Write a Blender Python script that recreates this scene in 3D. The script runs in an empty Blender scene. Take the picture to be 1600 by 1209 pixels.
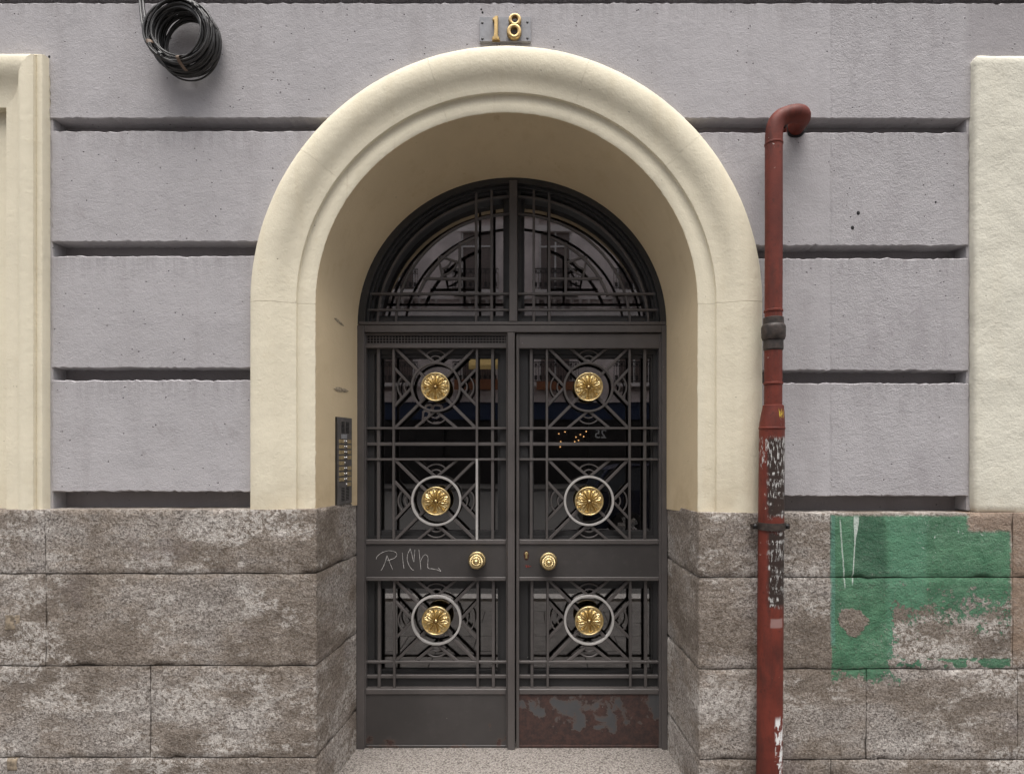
import bpy, bmesh, math, random
from mathutils import Vector, noise as mnoise
random.seed(7)
PI = math.pi
sc = bpy.context.scene
C = sc.collection

# ------------------------------------------------------------------ frame of reference
# wall face is the plane Y=0, street on the -Y side, X to the right, Z up
S = 0.0028          # metres per photo pixel on the wall face
D = 2.6             # metres from the lens to the wall face
R = 0.40            # depth of the door reveal
VX, VY = 835.0, 705.0
ZC = 1.62           # eye height

def kf(Y):
    return S * (D + Y) / D

def P(px, py, Y=0.0):
    k = kf(Y)
    return Vector(((px - VX) * k, Y, ZC - (py - VY) * k))

# ------------------------------------------------------------------ camera
cam = bpy.data.cameras.new('camera')
cam.sensor_width = 36.0
cam.lens = 36.0 * D / (1600 * S)
cam.shift_x = (800 - VX) / 1600
cam.shift_y = (VY - 604.5) / 1600
cam.clip_start = 0.05
cam.clip_end = 500
camo = bpy.data.objects.new('camera', cam)
camo.location = (0, -D, ZC)
camo.rotation_euler = (PI / 2, 0, 0)
C.objects.link(camo)
sc.camera = camo

# ------------------------------------------------------------------ light
SUN_EL, SUN_AZ = math.radians(77), math.radians(176)   # high veiled sun over the street; azimuth from +Y towards +X
world = bpy.data.worlds.new('World')
sc.world = world
world.use_nodes = True
wn = world.node_tree
wn.nodes.clear()
sky = wn.nodes.new('ShaderNodeTexSky')
sky.sky_type = 'NISHITA'
sky.sun_disc = False
sky.sun_elevation = SUN_EL
sky.sun_rotation = SUN_AZ
sky.air_density = 1.0
sky.dust_density = 4.0
sky.ozone_density = 1.0
hs = wn.nodes.new('ShaderNodeHueSaturation')
hs.inputs['Saturation'].default_value = 0.22          # cloud cover: almost grey sky
bg = wn.nodes.new('ShaderNodeBackground')
bg.inputs['Strength'].default_value = 0.10
wo = wn.nodes.new('ShaderNodeOutputWorld')
wn.links.new(sky.outputs[0], hs.inputs['Color'])
wn.links.new(hs.outputs[0], bg.inputs['Color'])
wn.links.new(bg.outputs[0], wo.inputs['Surface'])

sun = bpy.data.lights.new('sun', 'SUN')
sun.energy = 1.5
sun.angle = math.radians(52)
sun.color = (1.0, 0.965, 0.92)
suno = bpy.data.objects.new('sun', sun)
sd = Vector((math.sin(SUN_AZ) * math.cos(SUN_EL), math.cos(SUN_AZ) * math.cos(SUN_EL), math.sin(SUN_EL)))
suno.rotation_euler = sd.to_track_quat('Z', 'Y').to_euler()
suno.location = (0, -6, 20)
C.objects.link(suno)

sc.view_settings.view_transform = 'Standard'
sc.view_settings.look = 'None'
sc.view_settings.exposure = 1.42
sc.view_settings.gamma = 1.0
sc.view_settings.use_curve_mapping = False
sc.cycles.max_bounces = 8
sc.cycles.use_denoising = True

# ------------------------------------------------------------------ shader helpers
class E:
    def __init__(self, nt, s):
        self.nt, self.s = nt, s
    def _op(self, op, b=None, rev=False):
        n = self.nt.nodes.new('ShaderNodeMath')
        n.operation = op
        a_, b_ = (b, self) if rev else (self, b)
        for i, v in enumerate((a_, b_)):
            if v is None:
                continue
            if isinstance(v, E):
                self.nt.links.new(v.s, n.inputs[i])
            else:
                n.inputs[i].default_value = v
        return E(self.nt, n.outputs[0])
    def __add__(self, o): return self._op('ADD', o)
    __radd__ = __add__
    def __sub__(self, o): return self._op('SUBTRACT', o)
    def __rsub__(self, o): return self._op('SUBTRACT', o, True)
    def __mul__(self, o): return self._op('MULTIPLY', o)
    __rmul__ = __mul__
    def __truediv__(self, o): return self._op('DIVIDE', o)
    def mx(self, o): return self._op('MAXIMUM', o)
    def mn(self, o): return self._op('MINIMUM', o)
    def abs(self): return self._op('ABSOLUTE')
    def sqrt(self): return self._op('SQRT')
    def clamp(self): return self.mx(0.0).mn(1.0)
    def step(self, a, b):
        n = self.nt.nodes.new('ShaderNodeMapRange')
        n.interpolation_type = 'SMOOTHSTEP'
        lo, hi = (a, b) if a < b else (b, a)
        n.inputs[1].default_value, n.inputs[2].default_value = lo, hi
        if a > b:
            n.inputs[3].default_value, n.inputs[4].default_value = 1, 0
        self.nt.links.new(self.s, n.inputs[0])
        return E(self.nt, n.outputs[0])
    def box(self, a, b, soft):
        return self.step(a - soft, a + soft) * self.step(b + soft, b - soft)

class Mat:
    def __init__(self, name):
        self.m = bpy.data.materials.new(name)
        self.m.use_nodes = True
        self.nt = self.m.node_tree
        self.nt.nodes.clear()
        self.out = self.nt.nodes.new('ShaderNodeOutputMaterial')
        g = self.nt.nodes.new('ShaderNodeNewGeometry')
        self.pos = g.outputs['Position']
        sp = self.nt.nodes.new('ShaderNodeSeparateXYZ')
        self.nt.links.new(self.pos, sp.inputs[0])
        self.X, self.Y, self.Z = (E(self.nt, o) for o in sp.outputs)
    def vec(self, x, y, z):
        n = self.nt.nodes.new('ShaderNodeCombineXYZ')
        for i, v in enumerate((x, y, z)):
            if isinstance(v, E):
                self.nt.links.new(v.s, n.inputs[i])
            else:
                n.inputs[i].default_value = v
        return n.outputs[0]
    def noise(self, scale, detail=4, rough=.55, vec=None, dist=0.0, off=0.0):
        n = self.nt.nodes.new('ShaderNodeTexNoise')
        n.noise_dimensions = '4D' if off else '3D'
        if off:
            n.inputs['W'].default_value = off
        n.inputs['Scale'].default_value = scale
        n.inputs['Detail'].default_value = detail
        n.inputs['Roughness'].default_value = rough
        n.inputs['Distortion'].default_value = dist
        self.nt.links.new(vec or self.pos, n.inputs['Vector'])
        return E(self.nt, n.outputs[0])
    def voro(self, scale, vec=None, feature='F1', out='Distance', rnd=1.0):
        n = self.nt.nodes.new('ShaderNodeTexVoronoi')
        n.feature = feature
        n.inputs['Scale'].default_value = scale
        n.inputs['Randomness'].default_value = rnd
        self.nt.links.new(vec or self.pos, n.inputs['Vector'])
        return E(self.nt, n.outputs[out])
    def chan(self, e):
        n = self.nt.nodes.new('ShaderNodeSeparateXYZ')
        self.nt.links.new(e.s, n.inputs[0])
        return E(self.nt, n.outputs[0])
    def mix(self, fac, a, b, mode='MIX'):
        n = self.nt.nodes.new('ShaderNodeMix')
        n.data_type = 'RGBA'
        n.blend_type = mode
        n.clamp_factor = True
        for i, v in ((0, fac), (6, a), (7, b)):
            if isinstance(v, E):
                self.nt.links.new(v.s, n.inputs[i])
            elif i:
                n.inputs[i].default_value = (*v, 1)
            else:
                n.inputs[i].default_value = v
        return E(self.nt, n.outputs[2])
    def done(self, color, rough=.8, bump=None, dist=.002, strength=1.0, metallic=0.0, spec=.5):
        b = self.nt.nodes.new('ShaderNodeBsdfPrincipled')
        for key, v in (('Base Color', color), ('Roughness', rough), ('Metallic', metallic), ('Specular IOR Level', spec)):
            if isinstance(v, E):
                self.nt.links.new(v.s, b.inputs[key])
            else:
                b.inputs[key].default_value = (*v, 1) if isinstance(v, tuple) else v
        if bump is not None:
            n = self.nt.nodes.new('ShaderNodeBump')
            n.inputs['Strength'].default_value = strength
            n.inputs['Distance'].default_value = dist
            self.nt.links.new(bump.s, n.inputs['Height'])
            self.nt.links.new(n.outputs[0], b.inputs['Normal'])
        self.nt.links.new(b.outputs[0], self.out.inputs['Surface'])
        return self.m
    def photo_uv(self, Y):
        k = kf(Y)
        return self.X / k + VX, (ZC - self.Z) / k + VY

def simple(name, col, rough=.6, metallic=0.0, var=.15, scale=30, bump=.0005):
    M = Mat(name)
    n = M.noise(scale, 5)
    dark = tuple(c * (1 - var) for c in col)
    light = tuple(min(1, c * (1 + var)) for c in col)
    return M.done(M.mix(n.step(.3, .7), dark, light), rough, n, bump * 2, .6, metallic)

def stucco_mat(name, base, patch=False):
    M = Mat(name)
    U, V = M.photo_uv(0)
    big = M.noise(1.6, 4, .6)
    mid = M.noise(9, 5, .6)
    fine = M.noise(150, 4, .65)
    fine2 = M.noise(55, 5, .7, off=3.1)
    streak = M.noise(1.0, 5, .6, vec=M.vec(M.X * 7, M.Y * 7, M.Z * .9))
    pv = M.voro(34)
    pitr = M.noise(12, 2, off=5.5)
    pits = pv.step(.13, .07) * pitr.step(.50, .60)
    col = M.mix(big.step(.3, .7), tuple(c * .93 for c in base), tuple(c * 1.05 for c in base))
    col = M.mix(mid.step(.45, .75) * .42, col, tuple(c * .78 for c in base))
    scuff = M.noise(1.0, 6, .7, vec=M.vec(M.X * 4, M.Y * 4, M.Z * 4 + M.X * 3), off=4.7).step(.60, .70)
    col = M.mix(scuff * .28, col, (base[0] * .62, base[1] * .58, base[2] * .56))
    col = M.mix(streak.step(.50, .75) * .40, col, (base[0] * .72, base[1] * .70, base[2] * .69))
    rg = 0.55
    if patch:
        # rougher, older render right of the seam and by the pilaster
        wob = M.noise(20, 3, off=9.0) * 6
        reg = (U + wob).step(1299, 1303) * (U + wob * 4).step(1530, 1460)
        blot = M.noise(1.0, 5, .65, vec=M.vec(M.X * 5.5, M.Y, M.Z * 2.2), off=2.0).step(.46, .66)
        col = M.mix(reg * blot * .42, col, (base[0] * .68, base[1] * .66, base[2] * .67))
        seam = ((U - 1301 + wob * .4).abs()).step(1.6, .2)
        col = M.mix(seam * M.noise(14, 3, off=1.9).step(.4, .6) * .14, col, (.1, .09, .1))
        tr = (U + wob * 5).step(1512, 1535) * V.step(97, 88)
        col = M.mix(tr * .5, col, (base[0] * .6, base[1] * .58, base[2] * .58))
        rg = reg * .45 + .5
    # rain-washed grime running down from the joints
    rs = M.noise(1.0, 5, .7, vec=M.vec(M.X * 38, M.Y * 20, M.Z * 1.2), off=6.3).step(.44, .62)
    for y0 in (5, 206, 402, 597):
        col = M.mix((V + rs * 14).step(y0 + 58, y0 + 6) * V.step(y0 - 3, y0) * rs * .34, col, (base[0] * .55, base[1] * .53, base[2] * .53))
    col = M.mix(pits * .8, col, (.07, .065, .065))
    h = fine * rg * 1.2 + fine2 * rg * 2.0 + mid * 1.0 - pits * 1.6
    return M.done(col, .92, h, .0030, 1.0, spec=.25)

def cream_mat(name, base, rough_k=1.0, dirt=1.0):
    M = Mat(name)
    big = M.noise(2.2, 4, .6)
    mid = M.noise(14, 5, .6)
    fine = M.noise(120, 4, .6)
    fine2 = M.noise(40, 5, .65, off=2.2)
    streak = M.noise(1.0, 5, .6, vec=M.vec(M.X * 11, M.Y * 9, M.Z * 1.1))
    pv = M.voro(24)
    pits = pv.step(.09, .05) * M.noise(7, 2, off=5.5).step(.58, .66)
    col = M.mix(big.step(.3, .7), tuple(c * .95 for c in base), tuple(min(1, c * 1.04) for c in base))
    col = M.mix(streak.step(.5, .8) * .28 * dirt, col, (base[0] * .80, base[1] * .74, base[2] * .64))
    col = M.mix(mid.step(.58, .8) * .25 * dirt, col, (base[0] * .78, base[1] * .72, base[2] * .62))
    U, V = M.photo_uv(0)
    foot = V.step(700, 800) * M.noise(5, 5, .65, off=6.1).step(.38, .62)
    col = M.mix(foot * .32 * dirt, col, (base[0] * .62, base[1] * .55, base[2] * .46))
    run = M.noise(1.0, 6, .7, vec=M.vec(M.X * 26, M.Y * 20, M.Z * 1.6), off=8.8).step(.56, .72) * M.noise(2.4, 3, off=1.4).step(.42, .62)
    col = M.mix(run * .38 * dirt, col, (base[0] * .70, base[1] * .62, base[2] * .52))
    col = M.mix(pits * .6, col, (.12, .09, .06))
    h = fine * .5 * rough_k + fine2 * rough_k + mid * 1.0 - pits
    return M.done(col, .8, h, .0025, .7, spec=.3)

def granite_mat(name, paint=False, base=1.0, plain=False):
    M = Mat(name)
    U, V = M.photo_uv(-.058)
    grain = M.noise(125, 2, .8)
    grain2 = M.noise(75, 5, .85, off=4.0)
    cellv = M.chan(M.voro(125, out='Color'))
    hv = M.vec(M.X * .55, M.Y * .55, M.Z)
    big = M.noise(3.2, 7, .68, vec=hv)
    big2 = M.noise(4.6, 7, .74, vec=hv, off=7.0)
    b = base
    oi = M.nt.nodes.new('ShaderNodeObjectInfo')
    orand = E(M.nt, oi.outputs['Random'])
    col = M.mix((grain * .55 + grain2 * .45).step(.37, .63), (.165 * b, .143 * b, .127 * b), (.60 * b, .54 * b, .49 * b))
    col = M.mix(cellv.step(.86, .9) * .6, col, (.52 * b, .48 * b, .44 * b))
    col = M.mix(cellv.step(.15, .11) * .5, col, (.05, .043, .04))
    if not plain:
        col = M.mix(orand.step(.0, 1.0) * .40, col, M.mix(.4, col, (.27, .22, .17)))
        col = M.mix(big.step(.40, .54) * .80, col, M.mix(.55, col, (.20, .145, .095)))
        col = M.mix(big.step(.49, .59) * .85, col, M.mix(.35, col, (.070, .050, .034)))
        soot = M.noise(5.5, 6, .7, off=15.0).step(.47, .58)
        col = M.mix(soot * .62, col, M.mix(.25, col, (.06, .045, .035)))
        crust = big2.step(.49, .56) * (grain2 * .6 + M.noise(34, 5, .8, off=1.7) * .4).step(.46, .54)
        col = M.mix(crust * .80, col, (.68, .63, .58))
        col = M.mix(M.noise(3.3, 4, off=11.0).step(.58, .75) * .35, col, (.20, .165, .175))
    h = grain * .9 + grain2 * 1.7 + M.noise(30, 5, .7) * 2.4 + M.noise(55, 3, .6, off=6.6) * 1.2
    rough = .9
    if paint:
        wob = M.noise(9, 4, .7, off=3.0) - .5
        wob2 = M.noise(45, 4, .75, off=6.0) - .5
        Uw = U + wob * 26 + wob2 * 14
        Vw = V + wob * 40 + wob2 * 26
        reg = (U + wob2 * 7).step(1298, 1301) * (U + wob2 * 14).step(1582, 1576) * (V + wob2 * 6).step(803, 808)
        # tan render at the top right corner keeps bare
        tanm = (Uw.step(1508, 1516) * (V + wob2 * 16).step(834, 826)).mx((U + wob2 * 12).step(1578, 1584))
        # the paint wears off downwards, later on the left strip
        lim = (U + wob * 120 + wob2 * 60).step(1398, 1384)
        peel_n = M.noise(60, 6, .82, off=8.0) * .60 + M.noise(12, 4, .65, off=2.6) * .40
        edge_v = lim * 120 + 905
        keep = (peel_n - (V - edge_v) / 520).step(.395, .415)
        rim = (V + wob2 * 12).box(1028, 1043, 1.5) * M.noise(16, 3, off=5.0).step(.50, .52)
        keep = keep.mx(rim)
        hx, hy = (U + wob * 70 + wob2 * 20 - 1329) / 25, (V - wob * 60 + wob2 * 20 - 972) / 25
        hole = (hx * hx + hy * hy).sqrt().step(.88, 1.0)
        drip = ((U - 1356 + wob2 * 12).abs()).step(8, 6.5) * V.box(1035, 1066, 2)
        g = (reg * keep * hole).mx(drip * .9) * (1 - tanm) * (V + wob2 * 60 + wob * 50).step(1064, 1059)
        flake = M.noise(90, 4, .8, off=9.5).step(.63, .655) * (V.step(860, 940) * .8 + .2)
        worn = grain2.step(.56, .66) * (V.step(840, 1000) * .65 + .12)
        g = (g * (1 - flake) * (1 - worn)).clamp()
        tone = M.noise(14, 4, off=4.4)
        gcol = M.mix(tone.step(.3, .7), (.048, .165, .088), (.10, .255, .145))
        gcol = M.mix((U + wob * 20).box(1386, 1448, 5) * .6, gcol, (.105, .285, .175))
        gcol = M.mix((U + wob * 20).box(1334, 1384, 5) * V.step(960, 860) * .65, gcol, (.022, .092, .054))
        col = M.mix(tanm * V.step(1060, 1000) * .75, col, (.33, .235, .17))
        col = M.mix(g * .90, col, gcol)
        teal = (U + wob2 * 4).box(1297.5, 1305, 1) * (V + wob * 30).step(1008, 1000) * V.step(803, 806)
        col = M.mix(teal * .6, col, (.13, .28, .22))
        dr1 = ((U - 1338 + (V - 810) * .06 + wob2 * 2).abs() - V.step(850, 812) * 3.2).step(1.3, .5) * V.box(807, 912, 4)
        dr2 = ((U - 1313 - (V - 815) * .07 + wob2 * 2).abs()).step(1.5, .5) * V.box(812, 918, 4)
        col = M.mix(dr1.mx(dr2 * .75) * .85, col, (.62, .68, .62))
        spots = M.noise(60, 3, .7, off=12.0).step(.62, .66) * (((U - 1452).abs()).step(24, 8) * V.box(816, 876, 8)).mx(((U - 1518).abs()).step(40, 14) * V.box(826, 850, 6))
        col = M.mix(spots * .8, col, (.55, .60, .56))
        h = h * (1 - g * .2) + M.noise(60, 4, .6, vec=M.vec(M.X * .4, M.Y, M.Z * 1.2)) * g * .5
    return M.done(col, rough, h, .0060 if not plain else .003, 1.0, spec=.25)

def iron_mat(name, base=(.086, .076, .072), rust=0.0, worn=0.0):
    M = Mat(name)
    n1 = M.noise(3, 5, .6)
    n2 = M.noise(26, 5, .65)
    col = M.mix(n1.step(.3, .7), tuple(c * .82 for c in base), tuple(c * 1.18 for c in base))
    col = M.mix(n2.step(.55, .8) * .4, col, tuple(c * 1.7 for c in base))
    rough = n2 * .22 + .36
    chips = M.voro(22).step(.055, .03) * M.noise(6, 2, off=3.3).step(.55, .62)
    if rust:
        U, V = M.photo_uv(R)
        a = M.noise(7.5, 6, .62, off=2.0, dist=.4)
        edge = V.step(1120, 1168) * .16 + V.step(1100, 1086) * .06
        rm = (a + edge + rust).step(.535, .56) * V.step(1060, 1066)
        rc = M.mix(M.noise(40, 5, .7, off=7.0).step(.35, .65), (.032, .021, .019), (.070, .036, .029))
        ring = (a + edge + rust).box(.52, .55, .012) * V.step(1060, 1066)
        col = M.mix(rm, col, rc)
        col = M.mix(ring * .3, col, (.13, .075, .05))
        rough = rm * .35 + rough
    col = M.mix(chips * .8, col, (.45, .42, .40))
    h = n2 * .5 + M.noise(90, 3) * .4
    return M.done(col, rough, h, .0006, .6, spec=.45)

MAT = {}
MAT['stucco'] = stucco_mat('grey_stucco', (.425, .405, .412), patch=True)
MAT['groove'] = stucco_mat('shaded_groove_stucco', (.30, .28, .285))  # band stucco again, the shade of the recess put into its colour
MAT['cream'] = cream_mat('cream_painted_plaster', (.73, .665, .515))
MAT['reveal'] = cream_mat('shade_toned_cream_reveal', (.66, .53, .345), .5, 1.3)  # same cream paint, soffit shade and warm bounce put into the colour
MAT['cream_rough'] = cream_mat('rough_cream_render', (.66, .63, .53), 2.2, .7)
MAT['granite'] = granite_mat('weathered_granite')
MAT['granite_painted'] = granite_mat('weathered_granite_with_green_paint', paint=True)
MAT['granite_step'] = granite_mat('doorstep_granite', base=.72, plain=True)
MAT['mortar'] = simple('mortar', (.10, .085, .07), .95, scale=60, bump=.002)
MAT['patch'] = simple('sandy_mortar_patch', (.22, .175, .125), .95, var=.45, scale=60, bump=.003)
MAT['iron'] = iron_mat('painted_iron')
MAT['iron_panel'] = iron_mat('painted_iron_panel', (.052, .047, .045), rust=-.16)
MAT['iron_rust'] = iron_mat('painted_iron_rusted', (.062, .062, .064), rust=.06)
MAT['iron_dark'] = iron_mat('dark_iron_sash', (.028, .027, .027))
MAT['iron_worn'] = iron_mat('worn_bare_iron', (.42, .40, .38))
MAT['black'] = simple('black_rubber', (.018, .017, .017), .45, scale=40)
MAT['cable'] = simple('black_cable_sheath', (.028, .026, .025), .42, var=.35, scale=25)
MAT['tape'] = simple('brown_tape', (.20, .14, .10), .6)
MAT['hole'] = simple('dark_hole', (.012, .011, .011), .9)
MAT['chalk'] = simple('scratched_white_line', (.50, .48, .46), .8, var=.3, scale=120)
MAT['redmark'] = simple('red_scrawl', (.22, .035, .025), .7, var=.5, scale=200)
MAT['grille_dark'] = simple('intercom_metal', (.13, .12, .115), .5, .2)
MAT['card'] = simple('yellowed_name_card', (.30, .23, .125), .5, var=.25, scale=60)
MAT['steel'] = simple('steel_button', (.62, .60, .58), .25, 1.0, .08)
MAT['plate'] = simple('grey_painted_plate', (.27, .27, .285), .6, var=.12, scale=50)
MAT['asphalt'] = simple('asphalt', (.055, .054, .053), .9, scale=80, bump=.003)
MAT['paving'] = simple('paving_slab', (.10, .094, .09), .85, var=.25, scale=12, bump=.002)
MAT['kerb'] = simple('kerb_granite', (.33, .32, .31), .85, var=.25, scale=50)
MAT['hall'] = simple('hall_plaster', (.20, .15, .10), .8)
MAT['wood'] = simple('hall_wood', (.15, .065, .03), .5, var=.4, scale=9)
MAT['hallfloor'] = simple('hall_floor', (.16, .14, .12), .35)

def brass_mat():
    M = Mat('polished_brass')
    n = M.noise(60, 4)
    tarn = M.noise(28, 5, .7, off=2.0)
    col = M.mix(n.step(.3, .7), (.66, .50, .235), (.84, .69, .40))
    col = M.mix(tarn.step(.58, .75) * .5, col, (.30, .19, .07))
    return M.done(col, tarn * .25 + .26, n, .0004, .5, 1.0)
MAT['brass'] = brass_mat()

def pipe_mat(name, stickers):
    M = Mat(name)
    U, V = M.photo_uv(-.12)
    n = M.noise(6, 5, .65)
    n2 = M.noise(45, 5, .7, off=2.0)
    col = M.mix(n.step(.3, .7), (.100, .022, .015), (.175, .036, .023))
    col = M.mix(n2.step(.55, .72) * .6, col, (.040, .018, .014))
    grime = M.noise(1.0, 5, .7, vec=M.vec(M.X * 16, M.Y * 16, M.Z * 4), off=3.7).step(.48, .68)
    col = M.mix(grime * .6, col, (.052, .020, .016))
    fleck = M.noise(38, 4, .7, off=6.0).step(.655, .68)
    chips = fleck * M.noise(4.5, 2, off=8.0).step(.50, .58)
    col = M.mix(chips * .85, col, (.58, .52, .46))
    h = n2 * .5
    if stickers:
        wob = M.noise(30, 4, .7, off=4.0) - .5
        reg = (U + wob * 8).step(1193, 1199) * ((V + wob * 18).box(684, 806, 5).mx((V + wob * 18).box(829, 944, 5)))
        col = M.mix(reg * .93, col, (.030, .024, .020))
        st = M.noise(1.0, 4, .7, vec=M.vec(M.X * 170, M.Y * 170, M.Z * 34), off=1.3)
        rows = M.noise(1.0, 2, .5, vec=M.vec(M.X * 6, 0.0, M.Z * 28), off=2.9).step(.44, .56)
        left = (U + wob * 10).step(1184, 1189) * (V + wob * 10).box(684, 730, 4)
        paper = (st.step(.525, .56) * rows * reg).mx(left * st.step(.55, .58))
        col = M.mix(paper * .93, col, (.60, .585, .56))
        lowp = (U + wob * 5).box(1206, 1221, 2) * V.step(1112, 1122) * M.noise(1.0, 4, .7, vec=M.vec(M.X * 45, M.Y * 45, M.Z * 22), off=7.7).step(.50, .53)
        col = M.mix(lowp, col, (.74, .73, .71))
        stick = (U + wob * 3).box(1199, 1219, 1) * V.box(963, 977, 1.5)
        col = M.mix(stick * .6, col, (.36, .25, .23))
        yel = (U).box(1212, 1222, 2) * V.box(640, 652, 3) * st.step(.53, .57)
        col = M.mix(yel, col, (.55, .42, .05))
        h = h + paper * .8
    return M.done(col, n2 * .2 + .48, h, .0016, .8, spec=.28)
MAT['pipe'] = pipe_mat('red_brown_painted_pipe', False)
MAT['pipe_low'] = pipe_mat('red_brown_pipe_with_paper_remains', True)
MAT['coupling'] = simple('tarred_coupling', (.035, .024, .019), .6, var=.5, scale=40, bump=.002)

def glass_mat(name, tint, ior=1.9):
    M = Mat(name)
    nt = M.nt
    tr = nt.nodes.new('ShaderNodeBsdfTransparent')
    tr.inputs[0].default_value = (*tint, 1)
    gl = nt.nodes.new('ShaderNodeBsdfGlossy')
    gl.inputs['Roughness'].default_value = .012
    gl.inputs['Color'].default_value = (.97, .94, .93, 1)
    b = nt.nodes.new('ShaderNodeBump')
    b.inputs['Strength'].default_value = .05
    b.inputs['Distance'].default_value = .004
    nt.links.new(M.noise(2.5, 1).s, b.inputs['Height'])
    nt.links.new(b.outputs[0], gl.inputs['Normal'])
    fr = nt.nodes.new('ShaderNodeFresnel')
    fr.inputs[0].default_value = ior
    mx = nt.nodes.new('ShaderNodeMixShader')
    nt.links.new(fr.outputs[0], mx.inputs[0])
    nt.links.new(tr.outputs[0], mx.inputs[1])
    nt.links.new(gl.outputs[0], mx.inputs[2])
    nt.links.new(mx.outputs[0], M.out.inputs['Surface'])
    return M.m
MAT['glass'] = glass_mat('door_glass', (.42, .40, .38), 2.55)

# ------------------------------------------------------------------ mesh helpers
WPOS = {}

class MB:
    def __init__(self):
        self.v, self.f = [], []
    def add(self, vs, fs):
        n = len(self.v)
        self.v += [tuple(x) for x in vs]
        self.f += [tuple(i + n for i in f) for f in fs]
        return self
    def box(self, x0, x1, y0, y1, z0, z1):
        vs = [(x, y, z) for z in (z0, z1) for y in (y0, y1) for x in (x0, x1)]
        return self.add(vs, [(0, 2, 3, 1), (4, 5, 7, 6), (0, 1, 5, 4), (2, 6, 7, 3), (0, 4, 6, 2), (1, 3, 7, 5)])
    def frame_box(self, o, u, v, n, u0, u1, v0, v1, n0, n1):
        vs = [o + u * a + v * b + n * c for c in (n0, n1) for b in (v0, v1) for a in (u0, u1)]
        return self.add(vs, [(0, 2, 3, 1), (4, 5, 7, 6), (0, 1, 5, 4), (2, 6, 7, 3), (0, 4, 6, 2), (1, 3, 7, 5)])
    def pbox(self, px0, px1, py0, py1, Y0, Y1, ch=0.0):
        """box whose front face covers photo rectangle px,py at depth Y0, chamfered front edges"""
        a, b = P(px0, py1, Y0), P(px1, py0, Y0)
        if ch <= 0:
            return self.box(a.x, b.x, Y0, Y1, a.z, b.z)
        def ring(y, i):
            return [(a.x + i, y, a.z + i), (b.x - i, y, a.z + i), (b.x - i, y, b.z - i), (a.x + i, y, b.z - i)]
        vs = ring(Y0, ch) + ring(Y0 + ch, 0) + ring(Y1, 0)
        fs = [(0, 1, 2, 3), (11, 10, 9, 8)]
        for k in (0, 4):
            for i in range(4):
                j = (i + 1) % 4
                fs.append((k + i, k + 4 + i, k + 4 + j, k + j))
        return self.add(vs, fs)
    def grid(self, rows, close_u=False, close_v=False):
        nr, nc = len(rows), len(rows[0])
        vs = [p for r in rows for p in r]
        fs = []
        for i in range(nr if close_v else nr - 1):
            for j in range(nc if close_u else nc - 1):
                i2, j2 = (i + 1) % nr, (j + 1) % nc
                fs.append((i * nc + j, i * nc + j2, i2 * nc + j2, i2 * nc + j))
        return self.add(vs, fs)
    def tube(self, pts, rad, seg=12, caps=True):
        pts = [Vector(p) for p in pts]
        rows = []
        up = None
        for i, p in enumerate(pts):
            t = (pts[min(i + 1, len(pts) - 1)] - pts[max(i - 1, 0)]).normalized()
            if up is None:
                up = t.orthogonal().normalized()
            up = (up - t * up.dot(t)).normalized()
            w = t.cross(up)
            r = rad[i] if isinstance(rad, (list, tuple)) else rad
            rows.append([p + up * math.cos(a) * r + w * math.sin(a) * r for a in (2 * PI * q / seg for q in range(seg))])
        n = len(self.v)
        self.grid(rows, close_u=True)
        if caps:
            self.f.append(tuple(n + q for q in range(seg)))
            self.f.append(tuple(n + (len(rows) - 1) * seg + q for q in reversed(range(seg))))
        return self
    def loop(self, pts, rad, seg=6):
        pts = [Vector(p) for p in pts]
        N = len(pts)
        c = sum(pts, Vector()) / N
        rows = []
        for i, p in enumerate(pts):
            t = (pts[(i + 1) % N] - pts[i - 1]).normalized()
            o = (p - c)
            o = (o - t * o.dot(t)).normalized()
            w = t.cross(o)
            rows.append([p + o * math.cos(a) * rad + w * math.sin(a) * rad for a in (2 * PI * q / seg for q in range(seg))])
        return self.grid(rows, close_u=True, close_v=True)
    def bar(self, a, b, w, d, ch=.0015):
        """flat bar in the XZ plane from a to b; front face at a.y, depth d"""
        a, b = Vector(a), Vector(b)
        t = (b - a).normalized()
        s = Vector((t.z, 0, -t.x))
        prof = [(-w / 2, d), (-w / 2, ch), (-w / 2 + ch, 0), (w / 2 - ch, 0), (w / 2, ch), (w / 2, d)]
        rows = [[p + s * x + Vector((0, y, 0)) for x, y in prof] for p in (a, b)]
        n = len(self.v)
        self.grid(rows, close_u=True)
        self.f.append(tuple(n + i for i in range(6)))
        self.f.append(tuple(n + 6 + i for i in reversed(range(6))))
        return self
    def arcbar(self, pts, w, d, ch=.0015, closed=False):
        """flat bar following a curve in the XZ plane"""
        pts = [Vector(p) for p in pts]
        prof = [(-w / 2, d), (-w / 2, ch), (-w / 2 + ch, 0), (w / 2 - ch, 0), (w / 2, ch), (w / 2, d)]
        rows = []
        N = len(pts)
        for i, p in enumerate(pts):
            if closed:
                t = pts[(i + 1) % N] - pts[i - 1]
            else:
                t = pts[min(i + 1, N - 1)] - pts[max(i - 1, 0)]
            t.normalize()
            s = Vector((t.z, 0, -t.x))
            rows.append([p + s * x + Vector((0, y, 0)) for x, y in prof])
        n = len(self.v)
        self.grid(rows, close_u=True, close_v=closed)
        if not closed:
            self.f.append(tuple(n + i for i in range(6)))
            self.f.append(tuple(n + (N - 1) * 6 + i for i in reversed(range(6))))
        return self
    def prism(self, poly, y0, y1):
        """polygon of (x,z) extruded from y0 to y1"""
        n = len(poly)
        vs = [(x, y0, z) for x, z in poly] + [(x, y1, z) for x, z in poly]
        fs = [tuple(range(n)), tuple(range(2 * n - 1, n - 1, -1))]
        fs += [(i, n + i, n + (i + 1) % n, (i + 1) % n) for i in range(n)]
        return self.add(vs, fs)
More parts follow.
